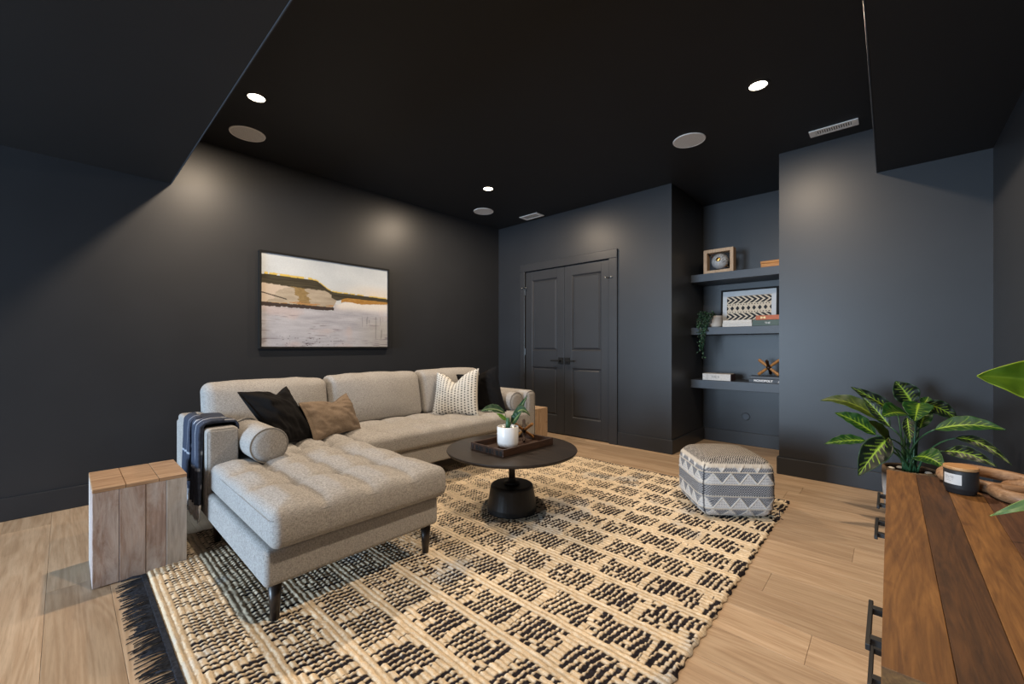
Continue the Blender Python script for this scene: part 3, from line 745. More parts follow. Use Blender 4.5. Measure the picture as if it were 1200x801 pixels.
path1 = [(.666, .615), (.666, .640), (.655, .660), (.60, .664), (.55, .664), (.512, .660), (.502, .645), (.500, .60), (.499, .50), (.498, .40), (.498, .30), (.497, .225)]
drape(lambda s, u: lerp(-3.13+.03*s, -2.715+.02*max(0, s-.5), u), 64, path1, .009, ((.50, .56, .92), (.55, .83)), 'upper_fold', M['vfab'], bl, 0)
path2 = [(.545, .672), (.515, .668), (.494, .650), (.489, .60), (.487, .45), (.486, .31)]
drape(lambda s, u: lerp(-3.145+.02*s, -2.965, u), 46, path2, .010, ((.78,), (.60, .97)), 'outer_fold', M['vfab'], bl, 2)
path3 = [(.60, .672), (.55, .674), (.515, .668), (.492, .65), (.486, .60), (.485, .45), (.484, .235)]
drape(lambda s, u: lerp(-2.86, -2.712+.01*s, u), 46, path3, .012, ((.5,), (.64,)), 'inner_fold', M['vfab'], bl, 4)
tas = []
for i in range(46):
    x = lerp(-3.09, -2.70, i/45); z1 = .226 if x > -2.97 else .25
    tas.append(tube([(x, .487+.004*math.sin(i*2.1), z1+.012), (x+random.gauss(0, .006), .486, z1-.045), (x+random.gauss(0, .012), .484+random.gauss(0, .006), z1-.085)], [.004, .0035, .002], 5))
o = build('tassels', join(*tas), m_plain('grey_tassel_yarn', (.72, .72, .75), .95, .1, var=.25), bl, True); o['kind'] = 'stuff'

# ------------------------------------------------------------------ side tables (cubes of boards)
def cube_table(loc, sx, sy, h, label, mats, topm, group):
    t = thing('side_table', label, 'table', loc, group=group); x0, y0, z0 = loc
    fr = [0, .045, .285, .36, .60, .83, 1.0] if mats is M['wash'] else [0, .3, .65, 1.]
    mi = [0, 0, 1, 2, 1, 0, 2]
    ix, iy = x0-sx/2, y0-sy/2
    for face in range(2):
        fx = x0+sx/2 if face == 0 else x0-sx/2+.02
        fs = [(0, .27), (.27, .62), (.62, 1.)]
        cuts = [0, .262, .535, .76, 1.] if mats is M['wash'] else [0, .5, 1.]
        for i, (a, b) in enumerate(zip(cuts[:-1], cuts[1:])):
            build('board', box(fx-.02, iy+a*sy+.0008, 0.004, fx+(.0012 if i % 2 else 0), iy+b*sy-.0008, h-.018, .0018), mats[(i*2+i//2) % len(mats)], t)
    for face in range(2):
        fy = y0-sy/2 if face == 0 else y0+sy/2-.02
        for i, (a, b) in enumerate(((0, .35), (.35, .7), (.7, 1.))):
            build('board', box(ix+.02+a*(sx-.04)+.0008, fy+.0006, .004, ix+.02+b*(sx-.04)-.0008, fy+.0194, h-.018, .0018), mats[(i+1) % len(mats)], t)
    for i, (a, b) in enumerate(((0, .33), (.33, .68), (.68, 1.))):
        build('top_board', box(ix, iy+a*sy+.0005, h-.0178, x0+sx/2, iy+b*sy-.0005, h-(.0008 if i == 1 else 0), .002), topm, t)
    return t
tb = cube_table((-2.79, .2495, 0), .375, .335, .445, 'whitewashed reclaimed board cube side table standing left of the sofa arm', M['wash'], M['washtop'], 'cube side tables')
tb.location.z = 0
cube_table((-2.905, 3.425, 0), .30, .29, .420, 'pale pine cube side table behind the far sofa arm by the doors', [M['lightwood']], M['lightwood'], 'cube side tables')

# ------------------------------------------------------------------ coffee table
TX, TY, TZ = -1.825, 1.985, .42
t = thing('coffee_table', 'round dark pedestal coffee table with black drum base on the rug', 'table', (TX, TY, .016))
build('table_top', lathe([(0, TZ-.022), (.405, TZ-.022), (.419, TZ-.016), (.424, TZ-.006), (.421, TZ), (0, TZ)], 72, TX, TY), M['tabletop'], t)
build('pole', lathe([(.0215, .17), (.0215, TZ-.022)], 20, TX, TY), M['blackmatte'], t, True)
build('collar', lathe([(0, .186), (.050, .186), (.052, .192), (.050, .199), (.030, .206), (.0225, .220), (.0225, .222)], 32, TX, TY), M['blackmatte'], t)
build('drum_base', lathe([(0, .016), (.158, .016), (.160, .022), (.160, .050), (.140, .170), (.135, .180), (.126, .185), (0, .186)], 48, TX, TY), M['blackmatte'], t)
build('mounting_plate', lathe([(0, TZ-.030), (.09, TZ-.030), (.09, TZ-.0225), (0, TZ-.0225)], 32, TX, TY), M['blackmatte'], t)

# tray (axis aligned approx, turned a little)
t = thing('serving_tray', 'dark wooden serving tray with bamboo-patterned sides on the coffee table', 'tray', (-1.832, 2.002, TZ), math.radians(-2))
tw, tl, th_ = .30, .47, .046
def lb(*a): return box(*a)
build('bottom', box(-tw/2+.012, -tl/2+.012, .001, tw/2-.012, tl/2-.012, .010), M['traywood'], t, local=True)
build('long_side', box(-tw/2, -tl/2, .0005, -tw/2+.012, tl/2, th_, .002), M['traywood'], t, local=True)
build('long_side', box(tw/2-.012, -tl/2, .0005, tw/2, tl/2, th_, .002), M['traywood'], t, local=True)
e1 = build('end_side', box(-tw/2+.012, -tl/2, .0005, tw/2-.012, -tl/2+.012, th_, .002), M['traywood'], t, local=True)
build('end_side', box(-tw/2+.012, tl/2-.012, .0005, tw/2-.012, tl/2, th_, .002), M['traywood'], t, local=True)
for i in range(9): build('inlay_bar', box(-tw/2+.02+i*.031, -tl/2-.003, .008, -tw/2+.02+i*.031+(.022 if i % 3 else .006), -tl/2-.0002, .036, .001), M['black'], e1, local=True)

# leaf builder ---------------------------------------------------------------
def leafgrid(base_, tip, width, arch, flag, colour, n=(22, 11), cup=.22, camref=(0, 0, 1.08)):
    b = np.array(base_); tp = np.array(tip); ax = tp-b; L = np.linalg.norm(ax); ax /= L
    toc = np.array(camref)-(b+tp)/2; toc /= np.linalg.norm(toc)
    nrm = toc*(1.0 if flag == 2 else .75)+np.array([0, 0, 1])*(.15 if flag == 2 else .65)
    nrm -= ax*(nrm @ ax); nrm /= np.linalg.norm(nrm); side = np.cross(nrm, ax)
    cosv = abs(nrm @ toc); wdt = width/max(cosv, .45)
    s = np.linspace(0, 1, n[0]); q = np.linspace(-1, 1, n[1]); Sg, Qg = np.meshgrid(s, q, indexing='ij')
    prof = np.sin(np.pi*np.clip(Sg, 0, 1)**.80)**.85*(1-.12*Sg); prof = np.maximum(prof, .02)
    P = b+Sg[..., None]*L*ax+(Qg*prof*wdt/2)[..., None]*side
    P = P+np.array([0, 0, 1])*(arch*4*Sg*(1-Sg))[..., None]*.9
    P = P+nrm*((np.abs(Qg)**1.3*prof*wdt*cup)+.0025*np.sin(Sg*26)*np.abs(Qg))[..., None]
    return P, colour(Sg, Qg)
def dief(kind, seed):
    def f(s, q):
        dk = A(9, 24, 13); md = A(26, 66, 22); ye = A(150, 182, 52)
        base_ = md if kind == 0 else dk
        if kind == 1: base_ = A(52, 66, 14); ye = A(112, 126, 40)
        c = np.broadcast_to(base_, s.shape+(3,)).copy()
        c *= (.8+.4*noise2(s*2+seed, q+3, 3, 101))[..., None]
        ph = (s*9.5-np.abs(q)*1.9+.25*(q > 0)) % 1.0
        wv = .17*(1-.75*np.abs(q))
        reach = .62+.25*np.sin(np.floor(s*9.5-np.abs(q)*1.9)*2.7+seed)
        m1 = np.clip(1-np.abs(ph-.5)/wv, 0, 1)*(np.abs(q) < reach)*(.9 if kind == 2 else .7)
        mid = np.clip(1-np.abs(q)/(.13*(1.15-s)), 0, 1)**.6
        c = lerp(c, ye, np.clip(m1+mid, 0, 1)[..., None])
        rim = sstep(.88, 1., np.abs(q)); return lerp(c, A(46, 92, 30), rim[..., None]*.5)
    return f
def plant_leaf(parent, base_, tip, width, arch, flag, colour, mat_=None, n=(60, 23), th=.0016, cup=.2):
    P, cc = leafgrid(base_, tip, width, arch, flag, colour, n, cup)
    v, f = sheet(P, th)
    return build('leaf', (v, f), mat_ or M['vleaf'], parent, True, cols=np.concatenate([cc.reshape(-1, 3)]*2))
def stemtube(a, b, bow, r0, r1, n=9):
    a = Vector(a); b = Vector(b); pts = []
    for i in range(n):
        s = i/(n-1); p = a.lerp(b, s); h = Vector((a.x, a.y, b.z))
        p = (a*(1-s)**2)+(Vector((lerp(a.x, b.x, bow), lerp(a.y, b.y, bow), lerp(a.z, b.z, .75)))*2*s*(1-s))+b*s*s
        pts.append(p)
    return tube(pts, [lerp(r0, r1, i/(n-1)) for i in range(n)], 7)

# small potted plant in the tray
pz = TZ+.011
px_, py_ = -1.832, 1.953
t = thing('potted_plant', 'small green leafy plant in a white ceramic pot in the tray', 'plant', (px_, py_, pz))
build('pot', lathe([(0, pz), (.056, pz), (.064, pz+.006), (.069, pz+.03), (.070, pz+.130), (.068, pz+.133), (.064, pz+.131), (.063, pz+.110), (0, pz+.108)], 44, px_, py_), M['ceramic'], t, True)
build('soil', lathe([(0, pz+.116), (.04, pz+.115), (.0625, pz+.112)], 24, px_, py_, cap=False), M['soil'], t)
SMALL = [((-1.874, 1.972, .64), (-1.965, 1.834, .66), .056, .022, 0), ((-1.849, 1.954, .6), (-1.88, 1.898, .648), .025, 0, 1),
         ((-1.854, 2.017, .597), (-1.798, 2.109, .755), .040, -.011, 0), ((-1.85, 2.021, .597), (-1.74, 2.068, .626), .051, .056, 0), ((-1.834, 1.995, .574), (-1.755, 2.0, .661), .045, 0, 0)]
def smallleaf(bright):
    def f(s, q):
        c = np.broadcast_to(A(30, 62, 34) if not bright else A(86, 132, 36), s.shape+(3,)).copy()
        return lerp(c, A(150, 170, 110), (np.exp(-(q/.1)**2)*.6)[..., None])
    return f
for b, tp, wd_, ar, fl in SMALL:
    plant_leaf(t, b, tp, wd_, ar, 0, smallleaf(fl), n=(16, 9))
    build('stem', stemtube((px_+random.gauss(0, .006), py_+random.gauss(0, .006), pz+.112), b, .3, .0035, .002), M['stem'], t, True)
build('stalk', lathe([(.016, pz+.112), (.015, pz+.15), (.011, pz+.185), (0, pz+.19)], 12, px_, py_), M['stem'], t, True)

# jack ornaments
def jack(loc, L, r, label, mats, seed, base_z, dirs):
    t = thing('jack_ornament', label, 'ornament', (loc[0], loc[1], base_z))
    c = Vector(loc)
    for i, dv in enumerate(dirs):
        dv = Vector(dv).normalized(); m = mats[i % len(mats)]
        build('rod', tube([c-dv*L, c-dv*(L*.92), c, c+dv*(L*.92), c+dv*L], [r*.75, r, r*.75, r, r*.75], 8), m, t)
    build('hub', xf(lathe([(0, -r*1.7), (r*1.2, -r*1.2), (r*1.7, 0), (r*1.2, r*1.2), (0, r*1.7)], 10), Matrix.Translation(c)), M['jackdark'], t, True)
jz = TZ+.011
jack((-1.868, 2.155, jz+.070), .100, .0110, 'wooden jack ornament with crossed amber rods in the tray', [M['jack'], M['jackdark'], M['jack']], 1, jz, ((.9, -.05, .62), (-.55, .62, .60), (-.25, -.80, .60)))
jack((-.892, 4.76, .786+.088), .118, .0155, 'amber wooden jack ornament on the dark books, bottom shelf', [M['jack'], M['jack'], M['jackdark']], 2, .786, ((.74, .1, .62), (-.74, .1, .62), (.0, .85, -.62)))

# ------------------------------------------------------------------ pouf
pc = (-.822, 2.985); pr = math.atan2(.25, .31)
t = thing('pouf', 'square woven pouf with black and white triangle bands on the rug corner', 'pouf', (pc[0], pc[1], .017), pr)
a_, h_ = .425, .365
g = rbox((a_, a_, h_), .062, (108, 108, 90), 6)
v = g[0].copy(); q = v[:, 2]/(h_/2)
bul = 1+.085*(1-np.abs(q)**2.2)
for ax_ in (0, 1): v[:, ax_] *= bul
bow = .014*(1-(np.clip(np.abs(v[:, 0]), 0, .21)/.21)**2)*(1-(np.clip(np.abs(v[:, 1]), 0, .21)/.21)**2)
v[:, 2] += bow*(q > .6)*2.2
v[:, 2] = np.where(q < -.5, np.maximum(v[:, 2], -h_/2), v[:, 2])
x, y, z = v[:, 0], v[:, 1], v[:, 2]
side = q < .80
isx = np.abs(x) > np.abs(y)          # face +-x
u = np.where(isx, y*np.sign(x), -x*np.sign(y))
zz = (z+h_/2)/h_
wht = A(216, 213, 210); gr = A(132, 134, 140); cr_ = A(196, 188, 176); dkk = A(40, 41, 46)
c = np.broadcast_to(wht, v.shape).copy()
stitch = ((np.floor(u/.0074)+np.floor(zz/.020)) % 2)
rowl = (np.floor(zz/.022) % 2)
def tri(z0, z1, up, ph):            # triangles in a band
    f = (zz-z0)/(z1-z0); inb = (f >= 0) & (f < 1); uu = (u/.105+ph) % 1.0; wv = np.abs(uu-.5)*2
    return inb & ((wv < 1-f) if up else (wv < f)), inb, np.abs(wv-((1-f) if up else f)) < .10
relief = np.zeros(len(v))
for z0, z1, up, ph in ((.80, .985, True, 0), (.60, .775, False, .25+.25), (.19, .37, False, 0), (.02, .165, False, .5)):
    ins, inb, ed = tri(z0, z1, up, ph)
    ins &= side; edm = ed & inb & side
    cc = np.where((stitch > 0)[:, None], A(84, 86, 92), A(182, 182, 184)); c[ins] = lerp(cc, gr, .3)[ins]
    lt = inb & side & ~ins; dot = (stitch > 0) & (rowl > 0); c[lt & dot] = A(176, 175, 176)
    c[edm] = A(222, 216, 206); relief[edm] += .004; relief[ins] -= .001
mid = (zz > .395) & (zz < .585) & side; ck = np.where((stitch > 0)[:, None], A(66, 69, 76), A(176, 176, 178)); c[mid] = ck[mid]
for zr in (.39, .59, .785, .178): 
    rr = (np.abs(zz-zr) < .012) & side; c[rr] = cr_; relief[rr] += .0045
tp_ = ~side; st = ((np.floor(x/.0068)+np.floor(y/.0068)) % 2); st2 = ((np.floor(x/.0136)) % 2)
ct = np.where((st > 0)[:, None], A(60, 59, 62), A(176, 168, 158)); ct = np.where(((st2 > 0) & (st > 0))[:, None], A(44, 44, 48), ct); c[tp_] = ct[tp_]
rimm = (q > .74) & (q < .86) & (np.maximum(np.abs(x), np.abs(y)) > .16); c[rimm] = A(206, 196, 182)
cor = side & (np.abs(np.abs(x)-np.abs(y)) < .006); c[cor] = A(52, 52, 56)
nl = v.copy(); nl[:, 2] = 0; nl /= np.linalg.norm(nl, axis=1, keepdims=True)+1e-9
v += nl*relief[:, None]
v += nl*(.004*(noise2(u*3+4, zz*2+3, 3, 70)-.5))[:, None]
v[:, 2] += h_/2
build('cover', (v, g[1]), M['vfab'], t, True, local=True, cols=c)
sm = []
for sx, sy in ((1, 1), (1, -1), (-1, 1), (-1, -1)):
    pts = []
    for i in range(11):
        s = -.8+1.55*i/10; k_ = (a_/2-.0205)*(1+.085*(1-abs(s)**2.2)); pts.append((sx*k_, sy*k_, h_/2+s*h_/2))
    sm.append((tube(pts, .0035, 5), sx, sy))
for g_, sx, sy in sm: build('corner_seam', g_, M['fringe'], t, True, local=True)
yl_ = [tube([(.21, -.19, .05), (.235, -.205, .07), (.25, -.20, .045), (.245, -.21, .01), (.262, -.215, .003)], .002, 5)]
build('loose_yarn', yl_[0], M['fringe'], t, True, local=True)

# ------------------------------------------------------------------ niche ornaments and books
SZ1, SZ2, SZ3 = 1.8635, 1.2875, .7215
t = thing('cube_frame_ornament', 'pale wood open box frame with a silver ball inside, top shelf', 'ornament', (-1.342, 4.75, SZ1))
x0, x1, z0, z1, y0, y1, b = -1.492, -1.198, SZ1+.0006, SZ1+.258, 4.70, 4.80, .034
build('frame', join(box(x0, y0, z0, x0+b, y1, z1, .002), box(x1-b, y0, z0, x1, y1, z1, .002), box(x0+b, y0, z0, x1-b, y1, z0+b), box(x0+b, y0, z1-b, x1-b, y1, z1)), M['lightwood'], t)
cx, cz, R = (x0+x1)/2+.004, (z0+z1)/2, .083
sp = lathe([(R*math.sin(a), cz-R*math.cos(a)) for a in np.linspace(0.001, pi-.001, 25)], 40, cx, 4.75, cap=False)
sv = sp[0]; ang = np.arctan2(sv[:, 2]-cz, sv[:, 0]-cx); ck = ((np.floor(sv[:, 2]/.012)+np.floor(sv[:, 0]/.012)) % 2) > 0
sc_ = np.where(ck[:, None], A(196, 196, 194), A(128, 130, 134)); low = sv[:, 2]-cz+.3*(sv[:, 0]-cx) < -.01; sc_[low] = A(176, 178, 180)
build('ball', sp, M['sphere'], t, True, cols=sc_)
d1 = Vector((-.75, 0, .62)).normalized()
cc_ = Vector((cx, 4.75, cz))
build('axis_rod', tube([cc_-d1*.145, cc_+d1*.145], .0045, 8), M['chrome'], t, True)
def puck(pos, nrm, r, h): 
    q_ = Vector((0, 0, 1)).rotation_difference(Vector(nrm)); return xf(lathe([(0, -h), (r, -h), (r*1.05, 0), (r*.8, h), (0, h)], 18), Matrix.Translation(pos) @ q_.to_matrix().to_4x4())
build('brass_boss', puck(cc_+Vector((.006, -.088, .008))*.94, (0, -1, .1), .022, .006), M['gold'], t, True)
build('brass_cap', puck(cc_+d1*.080, d1, .026, .008), M['gold'], t, True)
build('brass_cap', puck(cc_-d1*.080, -d1, .018, .006), M['gold'], t, True)
t = thing('wooden_box', 'small flat orange wooden box at the right end of the top shelf', 'box', (-.84, 4.76, SZ1))
build('tray_part', box(-.950, 4.70, SZ1+.0005, -.73, 4.82, SZ1+.042, .003), M['orangewood'], t)
build('lid', box(-.953, 4.697, SZ1+.0426, -.727, 4.823, SZ1+.066, .003), M['orangewood'], t)

# framed geometric print leaning on the back wall
t = thing('framed_print', 'framed black and cream geometric pattern print on the middle shelf', 'framed print', (-1.11, 4.92, SZ2), 0)
t.rotation_euler = (math.radians(-4), 0, 0)
W2, Hh = .545, .415
x0, x1 = -W2/2, W2/2; f_ = .019
build('frame', join(box(x0, -.012, 0.001, x0+f_, .012, Hh, .002), box(x1-f_, -.012, .001, x1, .012, Hh, .002), box(x0+f_, -.012, .001, x1-f_, .012, f_), box(x0+f_, -.012, Hh-f_, x1-f_, .012, Hh)), M['framemat'], t, local=True)
build('mat_board', box(x0+f_, -.004, f_, x1-f_, .006, Hh-f_), M['mat'], t, local=True)
nu, nv = 200, 130
U, V = np.meshgrid(np.linspace(0, 1, nu), np.linspace(0, 1, nv), indexing='ij')
c = np.broadcast_to(A(205, 192, 172), U.shape+(3,)).copy(); ik = A(20, 22, 30)
def chev(v0, v1):
    f = (V-v0)/(v1-v0); return (f >= 0) & (f <= 1) & (((U*8+np.where(True, np.abs(f-.5)*1.9, 0)) % 1.0) < .58)
c[chev(.02, .30)] = ik; c[chev(.70, .98)] = ik
f = (V-.40)/.20; c[(np.abs(((U*8+.5) % 1)-.5)*2 < (1-np.abs(f-.5)*2)*.72) & (f > 0) & (f < 1)] = ik
for vv in (.345, .655): c[(np.abs(V-vv) < .014) & (((U*16) % 1) < .45)] = ik
c[(V < .012) | (V > .988)] = ik
P = quadgrid(x0+.062, x1-.062, .075, Hh-.075, -.0048, nu, nv)
build('print', grid(P), M['vprint'], t, local=True, cols=c.reshape(-1, 3))

def book(x0, x1, y0, y1, z0, z1, cover, label, group=None, rz=0, tex=None):
    t = thing('book', label, 'book', ((x0+x1)/2, (y0+y1)/2, z0), rz, group)
    w_, d_ = (x1-x0)/2, (y1-y0)/2; h = z1-z0; e = .003
    build('cover', join(box(-w_, -d_, .0004, w_, d_, e, .0008), box(-w_, -d_, h-e, w_, d_, h, .0008), box(-w_, -d_, e, w_, -d_+e, h-e)), cover, t, local=True)
    build('pages', box(-w_+.004, -d_+e, e, w_-.004, d_-.004, h-e), M['paper'], t, local=True)
    return t
def text(parent, body, x, y, z, size, m, name='title', bold=.0, space=1.):
    cu = bpy.data.curves.new(name, 'FONT'); cu.body = body; cu.size = size; cu.extrude = .0004; cu.align_x = 'CENTER'; cu.align_y = 'CENTER'; cu.offset = bold; cu.space_character = space
    tmp = bpy.data.objects.new('tmp', cu); C.objects.link(tmp)
    dg = bpy.context.evaluated_depsgraph_get(); me = bpy.data.meshes.new_from_object(tmp.evaluated_get(dg)); bpy.data.objects.remove(tmp)
    me.materials.clear(); me.materials.append(m)
    o = bpy.data.objects.new(name, me); C.objects.link(o); o.parent = parent; o.location = (x, y, z); o.rotation_euler = (pi/2, 0, 0)
    return o
b = book(-1.30, -1.026, 4.69, 4.85, SZ2, SZ2+.036, M['bookwhite'], 'white book lowest of the stack in front of the print, middle shelf')
build('spine_line', box(-.12, -.0806, .017, .12, -.0800, .019), M['inkdark'], b, local=True)
b = book(-1.295, -1.030, 4.695, 4.845, SZ2+.0365, SZ2+.068, M['bookwhite'], 'white book on top of the white stack, middle shelf')
b = book(-1.02, -.715, 4.68, 4.84, SZ2+.0005, SZ2+.058, M['bookgreen'], 'dark green book under the terracotta book, middle shelf')
text(b, 'THE', -.02, -.0806, .026, .026, M['ink'])
b = book(-.99, -.715, 4.685, 4.825, SZ2+.0590, SZ2+.104, M['bookred'], 'terracotta red book on the dark green book, middle shelf')
for xx in (-.075, .09): build('emblem', join(box(xx-.022, -.0706, .012, xx-.006, -.0700, .033), box(xx+.006, -.0706, .012, xx+.022, -.0700, .033), box(xx-.006, -.0706, .019, xx+.006, -.0700, .026)), M['inkcream'], b, local=True)
b = book(-1.497, -1.222, 4.685, 4.86, SZ3+.0005, SZ3+.070, M['bookwhite'], 'thick white-spined book lying alone at the left of the bottom shelf')
build('back_board', box(.1376, -.0875, .0005, .142, .0875, .0700), M['bookbrown'], b, local=True)
text(b, 'THE B', -.01, -.0881, .036, .030, M['inkdark'])
build('spine_line', join(box(-.100, -.0881, .003, -.098, -.0876, .067), box(-.085, -.0881, .003, -.083, -.0876, .067)), M['inkdark'], b, local=True)
b = book(-1.05, -.712, 4.685, 4.86, SZ3+.0005, SZ3+.036, M['bookdark'], 'charcoal book with white title lettering, lowest on the bottom shelf stack')
text(b, 'MONOPOLY', -.045, -.0881, .018, .029, M['ink'], bold=.0012)
build('small_print', join(box(.085, -.0881, .018, .118, -.0876, .023), box(.080, -.0881, .009, .124, -.0876, .014)), M['ink'], b, local=True)
b = book(-1.055, -.735, 4.70, 4.85, SZ3+.0365, SZ3+.064, M['bookdark'], 'charcoal book under the jack ornament, bottom shelf')
build('spine_line', box(-.14, -.0756, .012, .13, -.0751, .0145), M['inkdark'], b, local=True)
# trailing plant on middle shelf
t = thing('trailing_plant', 'trailing ivy in a grey striped pot hanging over the middle shelf edge', 'plant', (-1.42, 4.76, SZ2))
pv = lathe([(0, SZ2+.001), (.058, SZ2+.001), (.066, SZ2+.02), (.070, SZ2+.10), (.067, SZ2+.125), (.060, SZ2+.125), (.058, SZ2+.10), (0, SZ2+.10)], 32, -1.395, 4.775)
pc_ = np.broadcast_to(A(150, 146, 142), pv[0].shape).copy(); pc_[pv[0][:, 2] > SZ2+.11] = A(190, 184, 176); pc_[pv[0][:, 2] < SZ2+.03] = A(196, 190, 182)
build('pot', pv, M['vprint'], t, True, cols=pc_)
build('soil', lathe([(0, SZ2+.112), (.059, SZ2+.108)], 20, -1.395, 4.775, cap=False), M['soil'], t)
ivy = []; vines = []; icol = []
rg = random.Random(5)
for i in range(26):
    ex = rg.uniform(-1.57, -1.40); dep = rg.uniform(.02, .30) if i % 3 else rg.uniform(.25, .40)
    if i < 8: dep = -rg.uniform(.0, .06)
    a = Vector((-1.395+rg.gauss(0, .02), 4.77, SZ2+.11)); m1 = Vector((lerp(a.x, ex, .5), 4.70, SZ2+.17+rg.random()*.05)); e_ = Vector((ex+rg.gauss(0, .01), 4.632+rg.gauss(0, .012), SZ2+.06-dep if dep > 0 else SZ2+.12-dep))
    if dep > 0: e_.x = lerp(e_.x, -1.495+rg.gauss(0, .022), min(1, dep/.25))
    pts = []
    for k_ in range(14):
        s = k_/13; p = a*(1-s)**3+m1*3*s*(1-s)**2+Vector((ex, 4.625, SZ2+.10))*3*s*s*(1-s)+e_*s**3; p.y = min(p.y, 4.80)
        if p.z < SZ2+.005: p.y = min(p.y, 4.645)
        pts.append(p)
    vines.append(tube(pts, .0016, 4))
    for p in pts[3:]:
        for _ in range(2):
            L = rg.uniform(.016, .028); dv = Vector((rg.gauss(0, 1), rg.gauss(-.4, .6), rg.gauss(-.2, .8))).normalized()
            q_ = p+Vector((rg.gauss(0, .007), rg.gauss(-.004, .005), rg.gauss(0, .007)))
            sd = dv.cross(Vector((rg.gauss(0, .3), -1, rg.gauss(.3, .3)))).normalized(); nn_ = sd.cross(dv).normalized()
            w2 = L*.38
            ivy.append(([q_, q_+dv*L*.45+sd*w2+nn_*.002, q_+dv*L, q_+dv*L*.45-sd*w2+nn_*.002, q_+dv*L*.45-nn_*.002], [(0, 4, 1), (1, 4, 2), (2, 4, 3), (3, 4, 0)]))
            cl = lerp(A(12, 30, 17), A(70, 104, 72), rg.random()**4); icol += [cl]*5
ivy = [([tuple(p) for p in v_], f__) for v_, f__ in ivy]
o = build('foliage', join(*ivy), M['vleaf'], t, cols=np.array(icol)); o['kind'] = 'stuff'
o = build('vines', join(*vines), M['stem'], t, True); o['kind'] = 'stuff'

# ------------------------------------------------------------------ console / sideboard
CX0, CX1, CY0, CY1, CZ = -.010, .470, .815, 2.132, .61
t = thing('sideboard', 'reclaimed wood sideboard with black pulls along the right wall', 'sideboard', ((CX0+CX1)/2, (CY0+CY1)/2, 0))
sx = [CX0, .070, .140, .2175, .300, .385, CX1]
for i, (a, b) in enumerate(zip(sx[:-1], sx[1:])):
    w_ = .002*math.sin(i*2.3)
    build('top_plank', box(a+.0003, CY0+w_*.5, CZ-.034, b-.0003, CY1-w_*.5, CZ-(.0008 if i % 2 else 0), .0010), M['cons'][i], t)
bx0, bx1 = CX0+.012, CX1-.006
build('carcass', join(box(bx0+.02, CY0+.014, .10, bx1, CY0+.036, CZ-.034), box(bx0+.02, CY1-.036, .10, bx1, CY1-.014, CZ-.034), box(bx0+.02, CY0+.036, .10, bx1, CY1-.036, .122), box(bx1-.012, CY0+.036, .122, bx1, CY1-.036, CZ-.034),
      box(bx0+.02, (CY0+CY1)/2-.011, .122, bx1-.012, (CY0+CY1)/2+.011, CZ-.034)), M['drawer'], t)
ym = (CY0+CY1)/2
def pull(x, ya, yb, z, parent):
    build('pull', join(box(x-.036, ya, z-.006, x-.028, yb, z+.006, .0015), box(x-.030, ya+.022, z-.006, x, ya+.038, z+.006), box(x-.030, yb-.038, z-.006, x, yb-.022, z+.006)), M['black'], parent)
for (ya, yb), pls in (((CY0+.016, ym-.002), ((.995, 1.175, .53), (1.09, 1.262, .40))), ((ym+.002, CY1-.016), ((1.89, 2.065, .53), (1.585, 1.755, .53)))):
    hh = (CZ-.040-.104)/2
    for k_ in range(2):
        z1 = CZ-.040-k_*(hh+.002); z0 = z1-hh+.002
        if k_ == 0: z0, z1 = .455, CZ-.040
        else: z0, z1 = .104, .451
        d_ = build('drawer_front', box(bx0, ya, z0, bx0+.02, yb, z1, .002), M['drawer'], t)
        for (pa, pb, zp) in pls:
            if (k_ == 0) == (zp > .455): pull(bx0, pa, pb, zp, d_)
for xx in (CX0+.05, CX1-.05):
    for yy in (CY0+.06, CY1-.06): build('leg', box(xx-.02, yy-.02, 0.0005, xx+.02, yy+.02, .10, .003), M['black'], t)

# candle
t = thing('candle_jar', 'matte black candle jar with wooden lid and paper label on the sideboard', 'candle', (.168, 1.955, CZ))
ccx, ccy = .168, 1.955
build('jar', lathe([(0, CZ+.0005), (.032, CZ+.0005), (.035, CZ+.004), (.036, CZ+.013), (.0385, CZ+.016), (.0395, CZ+.020), (.0395, CZ+.072), (.038, CZ+.076), (0, CZ+.076)], 48, ccx, ccy), M['candle'], t, True)
build('lid', lathe([(0, CZ+.0765), (.039, CZ+.0765), (.0405, CZ+.079), (.0405, CZ+.084), (.039, CZ+.086), (0, CZ+.086)], 48, ccx, ccy), M['cork'], t)
nu, nv = 60, 30; U, V = np.meshgrid(np.linspace(0, 1, nu), np.linspace(0, 1, nv), indexing='ij')
toc = math.atan2(-ccy, -ccx); an = toc-1.15+U*1.2
P = np.stack([ccx+.0399*np.cos(an), ccy+.0399*np.sin(an), CZ+.031+V*.033], -1)
c = np.broadcast_to(A(206, 203, 200), U.shape+(3,)).copy()
lines = (((V*7) % 1) < .35) & (U > .12) & (U < .62) & (noise2(U*30, V*7, 1, 80) > .35) & (V > .2) & (V < .85); c[lines] = A(150, 148, 148)
gl = build('paper_label', grid(P), M['vprint'], t, True, cols=c.reshape(-1, 3))

